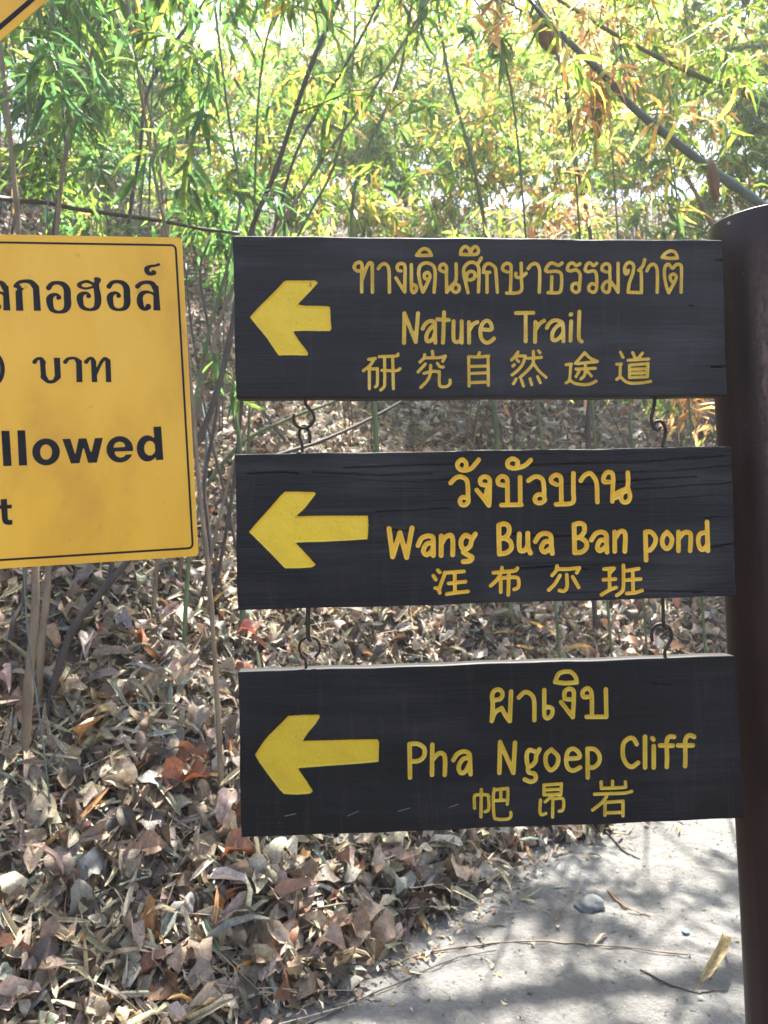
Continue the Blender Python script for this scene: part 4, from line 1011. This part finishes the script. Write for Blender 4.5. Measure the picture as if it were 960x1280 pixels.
# stone
import bmesh
g = px_ground(737, 1135); bm = bmesh.new(); bmesh.ops.create_icosphere(bm, subdivisions=3, radius=1)
for v in bm.verts:
    p = np.array(v.co); f = 1 + .16*math.sin(p[0]*3.1+1)*math.cos(p[1]*2.7) + .08*math.sin(p[2]*7+p[0]*5)
    v.co = Vector((p[0]*.066*f, p[1]*.045*f, max(p[2], -.5)*.032*f))
me = bpy.data.meshes.new('stone'); bm.to_mesh(me); bm.free(); me.materials.append(M['stone'])
for p_ in me.polygons: p_.use_smooth = True
o = link('stone', me, None, None, (g[0], g[1], float(surf(g[0], g[1]))+.010)); o.rotation_euler = (0, 0, .3); tag(o, 'grey stone half sunk in the middle of the path', 'stone')
g = px_ground(857, 1166)
v, f = tube([(0, 0, 0), (0, 0, .004), (0, 0, .006)], [.014, .014, .012], 20)
o = link('bottle_cap', mesh_np('bottle_cap', np.array(v), f, M['bluecap']), None, None, (g[0], g[1], float(surf(g[0], g[1]))+.003)); o.rotation_euler = (.15, .1, 0); tag(o, 'pale blue plastic cap lying on the path near the post', 'cap')
g = px_ground(872, 1238); g2 = px_ground(902, 1185)
o = bpy.data.objects.new('dry_leaf', ME_BLADE[1]); COL.objects.link(o); d3 = nz(g2-g); R = frames((d3+np.array((0, 0, .1)))[None], np.array([(0.3, -.6, .8)]))[0]*float(np.linalg.norm(g2-g))*1.05
o.matrix_world = Matrix(((R[0, 0], R[0, 1]*.9, R[0, 2], g[0]), (R[1, 0], R[1, 1]*.9, R[1, 2], g[1]), (R[2, 0], R[2, 1]*.9, R[2, 2], float(surf(g[0], g[1]))+.012), (0, 0, 0, 1)))
o.color = (.42, .31, .13, 1); tag(o, 'curled tan bamboo leaf standing on the path left of the post', 'leaf')
for k, (x_, y_) in enumerate(((795, 1020), (600, 1178))): pass

# ------------------------------------------------------------------ bamboo and undergrowth
ME_BL = [leaf_mesh('leaf', t, M['leaf_o']) for t in BL]
GREEN = ([(.095, .18, .028), (.16, .25, .032), (.055, .11, .03), (.26, .33, .05), (.45, .27, .07)], [9, 8, 7, 5, 2.5])
YELL = ([(.22, .31, .04), (.12, .20, .03), (.50, .29, .07), (.40, .37, .07), (.56, .38, .12), (.06, .12, .03)], [10, 11, 4, 4, 3, 5])
DRYB = ([(.46, .25, .09), (.60, .38, .15), (.26, .14, .07), (.62, .48, .28), (.22, .28, .05)], [6, 6, 6, 3, 4])
DARK = ([(.05, .12, .04), (.08, .17, .045), (.14, .22, .04)], [4, 5, 4])
def fan(p, d, n_leaf, L0, L1, droop, spread=.75):
    """positions, directions, normals of the leaves of one twig end"""
    k = n_leaf; D = nz(np.asarray(d)[None] + RNG.normal(0, spread, (k, 3)) + np.array((0, 0, -droop))*RNG.uniform(.4, 1.3, (k, 1)))
    Nn = nz(np.array((0, -.25, 1.0))[None] + RNG.normal(0, .55, (k, 3)))
    P = np.asarray(p)[None] - nz(np.asarray(d))[None]*RNG.uniform(0, .12, (k, 1)) + RNG.normal(0, .008, (k, 3))
    return P, D, Nn, RNG.uniform(L0, L1, k)
def sprout(origin, dirv, L_, droop, n=7):
    """a branch curve with droop"""
    d = nz(np.asarray(dirv, float)); P = [np.asarray(origin, float)]
    for k in range(n): P.append(P[-1] + d*L_/n); d = nz(d + np.array((0, 0, -droop/n)) + RNG.normal(0, .05, 3))
    return np.array(P)
def culm_radii(n, r0, r1, nodes):
    r = np.linspace(r0, r1, n); r[::max(2, n//max(nodes, 1))] *= 1.25; return r
def stem_plant(name, pxs, ytop, rpx0, rpx1, mat, label, cat='bamboo', sprays=(), P=GREEN, leafL=(.10, .19), droop=.7, seg=8, nodes=8, group=None, extra_leaf=0):
    """a stem whose foot stands on the ground seen at pxs[0]; later points rise to depth ytop"""
    g = px_ground(*pxs[0]); z0 = float(surf(g[0], g[1])); g = np.array((g[0], g[1], z0)); n = len(pxs)
    pts = [g - np.array((0, 0, .05))] + [at_y(x_, y_, g[1] + (ytop-g[1])*(k/(n-1))) for k, (x_, y_) in enumerate(pxs) if k > 0]
    Q = catmull(pts, 7); root = empty(name, g, label, cat, group)
    r0, r1 = .85*rpx0*g[1]/FPX, .72*rpx1*ytop/FPX
    v, f = tube(Q, culm_radii(len(Q), r0, r1, nodes), seg); child('culm', mesh_np('culm', v, f, mat), root)
    total = 0
    for (frac, ang, L_, nl) in sprays:
        i = int(frac*(len(Q)-1)); o_ = Q[i]; a = math.radians(ang)
        dv = Rv*math.cos(a) + Uv*math.sin(a) + Fv*RNG.uniform(-.35, .35)
        C = sprout(o_, dv, L_, droop*.6); rr = np.linspace(max(r1*.5, .0022), .0010, len(C))
        v, f = tube(C, rr, 5); child('branch', mesh_np('branch', v, f, mat), root)
        for j in range(2, len(C)):
            for _ in range(max(1, nl//(len(C)-2)//5)):
                PP, DD, NN, LL = fan(C[j], C[j]-C[j-1], random.randint(4, 6), leafL[0], leafL[1], droop)
                cc = pal(*P, len(PP))
                for a_ in range(len(PP)):
                    if total >= 290: break
                    put_leaf(random.choice(ME_BL), 'leaf', root, PP[a_], DD[a_], NN[a_], LL[a_], cc[a_], g); total += 1
    return root
stem_plant('bamboo', [(278, 1012), (273, 900), (268, 820), (261, 720), (250, 620), (240, 500), (228, 380), (208, 290), (190, 200), (168, 60), (150, -60)], 3.6, 4.2, 2.2, M['culm_tan'],
           'thin tan bamboo stem rising between the yellow sign and the wooden boards', nodes=11, sprays=[(.66, 150, .5, 25), (.75, 20, .6, 30), (.85, 170, .7, 40), (.95, 200, .7, 40)], P=DARK)
stem_plant('bamboo', [(50, 905), (85, 800), (125, 742), (168, 690), (225, 600), (268, 500), (292, 400), (313, 292), (345, 212), (385, 92), (420, 8), (450, -70)], 3.8, 6.0, 3.8, M['culm_dark'],
           'reddish dark stem slanting up to the right behind the left end of the top board', nodes=9, sprays=[(.78, 10, .5, 22), (.9, 170, .6, 30), (.97, -10, .6, 30)], P=GREEN)
stem_plant('bamboo', [(222, 740), (240, 560), (262, 450), (290, 362), (345, 288), (400, 205), (480, 92), (560, -40)], 4.4, 3.2, 2.3, M['culm_tan'],
           'slender brown stem leaning far right behind the left end of the top board', nodes=9, sprays=[(.72, 80, .5, 24), (.85, -20, .6, 30), (.95, 150, .6, 30)], P=GREEN)
stem_plant('bamboo', [(262, 760), (290, 620), (310, 440), (342, 290), (375, 180), (430, 85), (470, 10), (500, -60)], 4.8, 3.0, 2.0, M['culm_dark'],
           'thin dark stem crossing the slender brown one behind the top board', nodes=8, sprays=[(.7, 30, .6, 30), (.85, 160, .7, 30)], P=GREEN)
stem_plant('bamboo', [(30, 965), (36, 850), (44, 760), (42, 640), (30, 420), (22, 270), (8, 130), (-10, -40)], 3.3, 7.5, 3.5, M['culm_tan'],
           'stout brown stem under the yellow sign, left of the picture', nodes=8, sprays=[(.8, 40, .5, 25), (.95, 10, .6, 35)], P=DARK)
stem_plant('bamboo', [(46, 900), (52, 800), (60, 722), (62, 560), (66, 400), (80, 205), (122, 40), (150, -60)], 3.7, 6.0, 2.4, M['culm_tan'],
           'brown stem close beside the stout one, reaching above the yellow sign', nodes=8, sprays=[(.8, 170, .6, 35), (.93, 20, .6, 35)], P=DARK)
stem_plant('bamboo', [(70, 1062), (62, 1000), (50, 900), (38, 820), (31, 740), (30, 640), (40, 400), (60, 240), (30, 120), (10, 60)], 3.0, 1.3, 1.0, M['culm_blue'],
           'very thin grey stalk curving down the left edge below the yellow sign', nodes=10, sprays=[(.9, 20, .4, 20)], P=DARK)
stem_plant('bamboo', [(2, 850), (16, 780), (30, 742), (34, 640), (60, 420), (66, 292), (82, 190), (70, 60), (60, -50)], 3.9, 3.5, 2.0, M['culm_dark'],
           'dark thin stem bending at the left edge of the picture', nodes=8, sprays=[(.7, 160, .5, 25), (.88, 30, .7, 35)], P=GREEN)
stem_plant('bamboo', [(130, 760), (150, 620), (158, 420), (160, 290), (175, 190), (190, 100), (258, 0), (300, -60)], 4.6, 3.2, 3.0, M['culm_dark'],
           'dark forked stem above the middle of the yellow sign', nodes=8, sprays=[(.62, 130, .6, 25), (.7, 115, .7, 35), (.85, 20, .6, 35)], P=DARK)
stem_plant('bamboo', [(190, 780), (200, 620), (195, 420), (204, 290), (200, 210), (180, 110), (145, 15), (130, -50)], 5.0, 3.4, 2.6, M['culm_tan'],
           'tan stem above the right half of the yellow sign', nodes=9, sprays=[(.66, 40, .7, 35), (.85, 160, .7, 35)], P=GREEN)
stem_plant('bamboo', [(300, 822), (303, 770), (306, 690), (300, 560), (292, 480), (330, 380), (380, 280), (420, 200), (440, 90), (445, -20)], 4.6, 4.4, 1.8, M['culm_green'],
           'green stalk whose foot shows at the left end of the middle board', nodes=8, sprays=[(.75, 20, .6, 30), (.9, 170, .6, 30)], P=GREEN)
stem_plant('bamboo', [(228, 832), (232, 760), (236, 690), (236, 560), (258, 430), (285, 330), (300, 250), (285, 140), (270, 20), (265, -50)], 4.2, 3.6, 1.8, M['culm_green'],
           'green stalk rising under the right corner of the yellow sign', nodes=8, sprays=[(.45, -60, .35, 16), (.8, 150, .5, 25), (.9, 20, .6, 30)], P=DARK)
# dead canes slanting through the gap between the first two boards
stem_plant('dead_cane', [(250, 640), (330, 578), (400, 552), (470, 520), (560, 470), (640, 440)], 6.2, 3.4, 2.0, M['culm_dark'], 'dark cane slanting up through the gap between the top and middle boards', 'dead cane', nodes=5)
stem_plant('dead_cane', [(240, 622), (300, 556), (370, 520), (430, 496), (520, 440)], 5.6, 3.0, 2.0, M['culm_green'], 'olive cane above the dark one in the gap left under the top board', 'dead cane', nodes=5)
stem_plant('dead_cane', [(395, 575), (352, 545), (322, 500), (305, 440), (300, 380)], 5.2, 3.0, 1.6, M['culm_blue'], 'pale bent cane under the left end of the top board', 'dead cane', nodes=4)
for pts_, yt, r_, mt_, lb_ in [
    ([(243, 775), (262, 690), (256, 600), (272, 500), (262, 420), (250, 340), (262, 300)], 4.9, 3.4, 'culm_dark', 'dark crooked cane between the yellow sign and the boards, under the level branch'),
    ([(300, 700), (282, 620), (262, 540), (250, 470), (238, 400), (232, 330)], 5.4, 2.8, 'culm_dark', 'thin dark cane leaning left toward the top right corner of the yellow sign'),
    ([(256, 720), (276, 640), (298, 560), (330, 480), (360, 420)], 5.0, 2.6, 'culm_tan', 'tan dead cane leaning right, half hidden by the top board'),
    ([(236, 700), (258, 560), (252, 480), (282, 400), (300, 350), (330, 290)], 5.6, 2.2, 'culm_blue', 'bluish thin cane beside the top board, above the arrow height'),
    ([(318, 800), (340, 760), (362, 690), (380, 620)], 4.8, 2.4, 'culm_dark', 'short dark cane under the left part of the middle board'),
    ([(110, 800), (140, 745), (165, 690), (190, 620)], 4.2, 3.4, 'culm_dark', 'dark dead cane leaning right under the middle of the yellow sign'),
    ([(10, 790), (40, 745), (75, 700), (110, 640)], 4.3, 3.2, 'culm_dark', 'dark dead cane leaning right under the left part of the yellow sign')]:
    stem_plant('dead_cane', pts_, yt, r_, r_*.6, M[mt_], lb_, 'dead cane', nodes=5)
# culms reaching in from the right above the post
stem_plant('bamboo', [(1290, 960), (1220, 560), (1090, 380), (1000, 292), (955, 258), (880, 205), (800, 142), (760, 100), (680, 20), (620, -60)], 3.3, 9, 4.2, M['culm_blue'],
           'thick bluish bamboo culm arching down to the top of the post', nodes=8, sprays=[(.55, 120, .5, 30), (.62, -80, .5, 35), (.7, 100, .6, 40), (.78, -100, .5, 40), (.86, 150, .7, 45), (.93, -60, .6, 40)], P=YELL)
stem_plant('bamboo', [(1400, 900), (1250, 460), (1080, 210), (957, 131), (880, 98), (830, 75), (760, 38), (650, -30)], 3.9, 6, 2.4, M['culm_green'],
           'thin green culm above the bluish one in the upper right corner', nodes=8, sprays=[(.4, 60, .6, 35), (.55, 40, .7, 45), (.65, 150, .7, 45), (.75, 30, .6, 45), (.85, -60, .6, 40)], P=YELL)
stem_plant('bamboo', [(1010, 830), (960, 560), (905, 330), (880, 262), (820, 150), (770, 60), (740, -40)], 5.4, 4, 2.4, M['culm_tan'],
           'tan stem rising behind the right end of the top board', nodes=8, sprays=[(.55, 20, .6, 35), (.68, 150, .8, 45), (.8, 20, .8, 45), (.92, 170, .8, 45)], P=YELL)
stem_plant('bamboo', [(640, 790), (620, 540), (612, 400), (607, 292), (590, 200), (560, 90), (540, -40)], 5.6, 4, 2.2, M['culm_green'],
           'green stem rising behind the middle of the top board', nodes=9, sprays=[(.5, 30, .6, 35), (.62, 160, .7, 40), (.75, 20, .8, 45), (.9, 160, .8, 45)], P=GREEN)
stem_plant('bamboo', [(745, 800), (735, 560), (742, 400), (738, 295), (715, 180), (700, 80), (650, -60)], 6.0, 4, 2.2, M['culm_dark'],
           'dark stem with dry orange leaves behind the word Trail', nodes=9, sprays=[(.7, 60, .6, 45), (.78, 150, .8, 45), (.84, 30, .8, 50), (.9, -20, .7, 45), (.96, 200, .6, 40)], P=DRYB)
stem_plant('bamboo', [(480, 780), (470, 540), (455, 400), (440, 292), (450, 210), (500, 90), (520, -40)], 5.2, 4, 2.2, M['culm_green'],
           'green stem rising behind the Thai heading of the top board', nodes=9, sprays=[(.55, 120, .6, 35), (.66, 30, .7, 40), (.78, 160, .8, 45), (.9, 20, .8, 45)], P=GREEN)
# sprays hanging into the top of the picture
def hanging(px, py, Y, ang, L_, nl, P, label, leafL=(.12, .22), far=0.0):
    """an arching culm rooted on the slope behind, whose tip hangs at (px, py)"""
    tip = at_y(px, py, Y); by = Y + 1.9; bx = tip[0] + (1 if px > 480 else -1)*random.uniform(.5, 1.2)
    b = np.array((bx, by, float(ground(bx, by)))); mid = np.array((bx*.7+tip[0]*.3, by-.25, tip[2]+.9)); top_ = np.array((bx*.35+tip[0]*.65, by-.65, tip[2]+1.2))
    Q = catmull([b-np.array((0, 0, .05)), b*.5+mid*.5, mid, top_, tip+np.array((0, 0, .35)), tip], 7); root = empty('bamboo', b, label, 'bamboo')
    v, f = tube(Q, culm_radii(len(Q), .009, .002, 10), 7); child('culm', mesh_np('culm', v, f, M['culm_green']), root); total = 0
    for k in range(14):
        i = len(Q)-1-int(abs(RNG.normal(0, .22))*len(Q)*.8); i = max(int(len(Q)*.5), i); a = math.radians(ang + RNG.normal(0, 60))
        C = sprout(Q[i], Rv*math.cos(a)+Uv*math.sin(a)+Fv*RNG.uniform(-.5, .5), L_*RNG.uniform(.5, 1.1), .5, 5)
        v, f = tube(C, np.linspace(.0022, .001, len(C)), 4); child('branch', mesh_np('branch', v, f, M['culm_green']), root)
        for j in range(1, len(C)):
            PP, DD, NN, LL = fan(C[j], C[j]-C[j-1], 4, *leafL, .8); cc = pal(*P, len(PP))
            for a_ in range(len(PP)):
                if total < nl: put_leaf(random.choice(ME_BL), 'leaf', root, PP[a_], DD[a_], NN[a_], LL[a_], cc[a_], b); total += 1
hanging(60, 60, 2.7, -90, .35, 170, DARK, 'dark green leafy bamboo tip just below the diamond sign')
hanging(170, 30, 3.3, -80, .4, 120, GREEN, 'green bamboo spray above the yellow sign near the top edge')
hanging(380, 60, 2.6, -80, .4, 120, GREEN, 'bright green broad bladed spray at the top, left of centre')
hanging(520, 70, 2.6, -85, .35, 100, DARK, 'green spray with a long dark blade over the top board')
hanging(640, 20, 3.3, -70, .45, 200, DRYB, 'dry orange brown spray hanging at the top centre right', (.08, .15))
hanging(740, 90, 3.6, -90, .45, 220, DRYB, 'pale orange dead leaf cluster above the word Trail', (.09, .17))
hanging(860, 40, 3.5, -100, .5, 150, YELL, 'bright yellow green spray in the upper right')
hanging(930, 160, 3.6, -120, .4, 110, YELL, 'yellow green spray over the top of the post')
hanging(250, 150, 3.3, -80, .45, 170, DARK, 'shaded green spray over the gap between the signs')
hanging(120, 190, 3.9, -80, .45, 120, DARK, 'shaded green spray low over the yellow sign')
# dry sheaths
def sheath(px, py0, py1, wpx, Y, label, bx=0):
    a, b = at_y(px, py0, Y), at_y(px+bx, py1, Y); Q = np.linspace(a, b, 7); w_ = wpx*Y/FPX/2
    v, f = tube(Q, np.array((.35, .8, 1, .98, .9, .7, .25))*w_, 9, squash=.6); o = link('culm_sheath', mesh_np('culm_sheath', np.array(v)-a, f, M['sheath']), None, None, a); tag(o, label, 'sheath')
sheath(888, 200, 254, 21, 3.55, 'brown papery sheath hanging from the bluish culm beside the post top', 8)
sheath(742, 90, 172, 26, 3.75, 'large dark brown sheath hanging among dry orange leaves', 6)
sheath(668, 20, 66, 34, 3.75, 'torn brown sheath near the top edge over the word Trail', 26)
# dead horizontal branch above the yellow sign
ga, gb_ = px_ground(-60, 700), px_ground(330, 560)
g = np.array((ga[0], ga[1], float(surf(ga[0], ga[1]))))
Q = catmull([g, at_y(-60, 400, g[1]-.2), at_y(-50, 262, g[1]-.4), at_y(40, 252, 3.7), at_y(100, 262, 3.75), at_y(200, 276, 3.8), at_y(250, 286, 3.85), at_y(300, 292, 3.9)], 6)
root = empty('dead_branch', g, 'bare dark branch running level just above the yellow sign', 'branch')
v, f = tube(Q, np.linspace(.016, .008, len(Q)), 7); child('limb', mesh_np('limb', v, f, M['culm_dark']), root)
for i in (20, 26, 31):
    C = sprout(Q[i], (RNG.uniform(-.5, .5), .2, random.choice((-1, 1))), .35, .2, 5); v, f = tube(C, np.linspace(.004, .0015, len(C)), 5); child('twig', mesh_np('twig', v, f, M['culm_dark']), root)

# ------------------------------------------------------------------ bamboo further up the slope: each plant has its canes and a crown of leaves
def grove(b, ncane, H, P, label, group, leaf=(.12, .2), nb=16, fans=4, nl=5, temps=BL_LO, spread=.35, cat='bamboo', tmin=.42):
    b = np.array((b[0], b[1], float(ground(b[0], b[1])))); root = empty('bamboo', b, label, cat, group); LP, LD, LN, LS = [], [], [], []
    for c in range(ncane):
        a = RNG.uniform(0, 6.28); ln = np.array((math.cos(a), math.sin(a)*.8-.25, 0))*RNG.uniform(.25, .6); h = H*RNG.uniform(.65, 1.1)
        s_ = np.linspace(0, 1, 11)[:, None]
        Q = b + np.array((math.cos(a), math.sin(a), 0))*.15 + np.array((0, 0, 1.0))*h*(s_-.22*s_**3.5) + ln*h*s_**2 + RNG.normal(0, .02, (11, 3))*s_
        Q[0, 2] -= .1
        v, f = tube(Q, np.linspace(.008, .003, 11)*(H/4)**.5, 5); child('culm', mesh_np('culm', v, f, random.choice((M['culm_green'], M['culm_tan'], M['culm_dark'], M['culm_dark'], M['culm_tan']))), root)
        for k in range(nb):
            t = RNG.uniform(tmin, 1)**.8; x_ = t*10; i = min(int(x_), 9); o_ = Q[i]*(1-(x_-i)) + Q[i+1]*(x_-i)
            a2 = RNG.uniform(0, 6.28); bl = h*spread*RNG.uniform(.3, 1)*(1.1-.5*t); dv = nz(np.array((math.cos(a2), math.sin(a2), RNG.uniform(-.1, .7))))
            e = (np.arange(fans)+RNG.uniform(.2, 1, fans))/fans
            for q in e:
                p = o_ + dv*bl*q + np.array((0, 0, -.35*bl*q*q))
                PP, DD, NN, LL = fan(p, dv+np.array((0, 0, -.3*q)), nl, leaf[0], leaf[1], .7, .9)
                PP = PP + RNG.normal(0, .05, PP.shape); LP.append(PP); LD.append(DD); LN.append(NN); LS.append(LL)
    LP = np.vstack(LP); N = len(LP)
    o = scatter('foliage', temps, LP, np.vstack(LD), np.vstack(LN), np.concatenate(LS), pal(*P, N, .25), M['leaf_j'], root, RNG.uniform(.9, 1.7, N), loc=b)
    return root
gA = 'leafy bamboo filling the slope behind the signs'
mids = [(-3.6, 6.6), (-2.4, 7.4), (-1.3, 6.3), (-.4, 7.6), (.6, 6.7), (1.5, 7.3), (2.4, 6.5), (3.3, 7.4), (4.3, 6.6), (-4.6, 8.8), (-2.6, 9.6), (1.9, 9.8), (5.0, 8.4)]
for k, (x_, y_) in enumerate(mids):
    right = x_ > .3
    grove((x_+RNG.uniform(-.2, .2), y_), 5, (2.9 if not right else 3.3)+.25*(y_-6.5)+RNG.uniform(-.3, .4), (YELL if right else GREEN) if k % 2 else (DRYB if right else DARK),
          ('yellow and orange bamboo on the slope above the right half of the boards' if right else 'green bamboo on the slope above the yellow sign and the gap beside it'), gA + (' on the right' if right else ' on the left'), (.11, .2), nb=8, fans=4, nl=6, tmin=.6)
gB = 'tall bamboo at the top of the slope'
for k in range(57):
    x_ = -15 + 30*((k % 19)+RNG.uniform(0, 1))/19; y_ = 11.8 + (k//19)*3.4 + RNG.uniform(-1, 1.2)
    sky_gap = -5.0*y_/12 < x_ < -2.2*y_/12
    grove((x_, y_), 6, ((3.4 if sky_gap else (5.2 if k < 19 else 6.6)) + (k//19)*.7)+RNG.uniform(-.5, .9), (DRYB if k % 5 == 0 and x_ > 0 else YELL) if k % 2 else GREEN, ('tall green bamboo standing high up the slope behind the signs' if k % 2 == 0 else 'tall yellowing bamboo standing high up the slope behind the signs'), gB + (' still green' if k % 2 == 0 else ' turning yellow'), (.2, .36), nb=15, fans=4, nl=6, tmin=.25)
# shade trees over the slope: trunk, limbs, crown of broad leaves
def tree(x_, y_, H, R_c, label, n=9000, mat=None, r=.12, P=GREEN, leaf=(.14, .26)):
    b = np.array((x_, y_, float(ground(x_, y_)))); root = empty('tree', b, label, 'tree')
    Q = catmull([b-np.array((0, 0, .1)), b+np.array((.05, 0, H*.35)), b+np.array((-.1, .1, H*.7)), b+np.array((.1, 0, H))], 6)
    v, f = tube(Q, np.linspace(r, r*.3, len(Q)), 12); child('trunk', mesh_np('trunk', v, f, mat or M['bark']), root); C = []
    for k in range(11):
        a = k*2.4; i = int(len(Q)*(.45+.5*k/11)); i = min(i, len(Q)-1); L_ = sprout(Q[i], (math.cos(a), math.sin(a), .55), R_c*RNG.uniform(.7, 1.05), .25, 7)
        v, f = tube(L_, np.linspace(r*.35, .01, len(L_)), 7); child('limb', mesh_np('limb', v, f, mat or M['bark']), root); C += [L_[3], L_[5], L_[7]]
    C = np.array(C); cl = C[RNG.integers(0, len(C), n//25)] + RNG.normal(0, R_c*.16, (n//25, 3)); p = np.repeat(cl, 25, 0); p = p + RNG.normal(0, .17, p.shape)
    D = nz(RNG.normal(0, 1, p.shape) + np.array((0, 0, -.5))); Nn = nz(RNG.normal(0, .6, p.shape) + np.array((0, 0, 1)))
    scatter('crown', BR_LO, p, D, Nn, RNG.uniform(*leaf, len(p)), pal(*P, len(p), .25), M['leaf_j'], root, RNG.uniform(.7, 1.1, len(p)), loc=b)
tree(-3.35, 6.3, 6.0, 1.9, 'pale grey trunk at the left edge above the yellow sign', 4000, M['bark'], .06, DARK)
# unseen leaning tree added off right so its boughs shade path and litter
b = np.array((4.3, 6.2, float(ground(4.3, 6.2)))); root = empty('tree', b, 'unseen leaning tree added on the right to shade the path and the leaves', 'tree')
Q = catmull([b-np.array((0, 0, .1)), (4.2, 6.2, 4.2), (3.2, 6.1, 6.3), (1.4, 6.0, 7.0), (-.4, 5.9, 7.3), (-2.0, 5.8, 7.4)], 8)
v, f = tube(Q, np.linspace(.11, .02, len(Q)), 12); child('trunk', mesh_np('trunk', v, f, M['bark']), root); LPt = []
for k in range(16):
    i = int(len(Q)*(.36+.62*k/16)); C = sprout(Q[i], (RNG.uniform(-.4, .4), (-1, 1)[k % 2], RNG.uniform(-.05, .25)), RNG.uniform(.8, 1.5), .15, 7)
    v, f = tube(C, np.linspace(.022, .005, len(C)), 6); child('limb', mesh_np('limb', v, f, M['bark']), root)
    for j in range(2, len(C)): LPt.append(C[j])
LPt = np.array(LPt); p = LPt[RNG.integers(0, len(LPt), 130)] + RNG.normal(0, .12, (130, 3)); p = np.repeat(p, 13, 0) + RNG.normal(0, .10, (1690, 3))
p = p[p[:, 2] > 1.62 + .735*p[:, 1]]
scatter('crown', BR_LO, p, nz(RNG.normal(0, 1, p.shape)), nz(RNG.normal(0, .5, p.shape)+np.array((0, 0, 1))), RNG.uniform(.10, .2, len(p)), pal(*GREEN, len(p), .25), M['leaf_j'], root, None, loc=b)
tree(-6.5, 12.5, 9, 3.2, 'broad crowned tree up the slope beyond the left edge', 7000)
tree(7.2, 11.5, 9, 3.4, 'broad crowned tree up the slope beyond the right edge', 7000)

# ------------------------------------------------------------------ thin air volume added to imitate veiling lens glare
m, n, nd, lk = mat_new('glare_air'); pv = nd('VolumePrincipled'); pv.inputs['Density'].default_value = GLARE_HAZE
pv.inputs['Color'].default_value = (.93, .97, 1, 1); pv.inputs['Anisotropy'].default_value = .3
lk(pv.outputs[0], nd('OutputMaterial').inputs['Volume'])
V, F = [], []; box_mesh(V, F, (0, 12, 8), (100, 84, 40)); hz = link('glare_haze', mesh_np('glare_haze', V, F, m, smooth=False)); tag(hz, None, None, None, 'stuff')
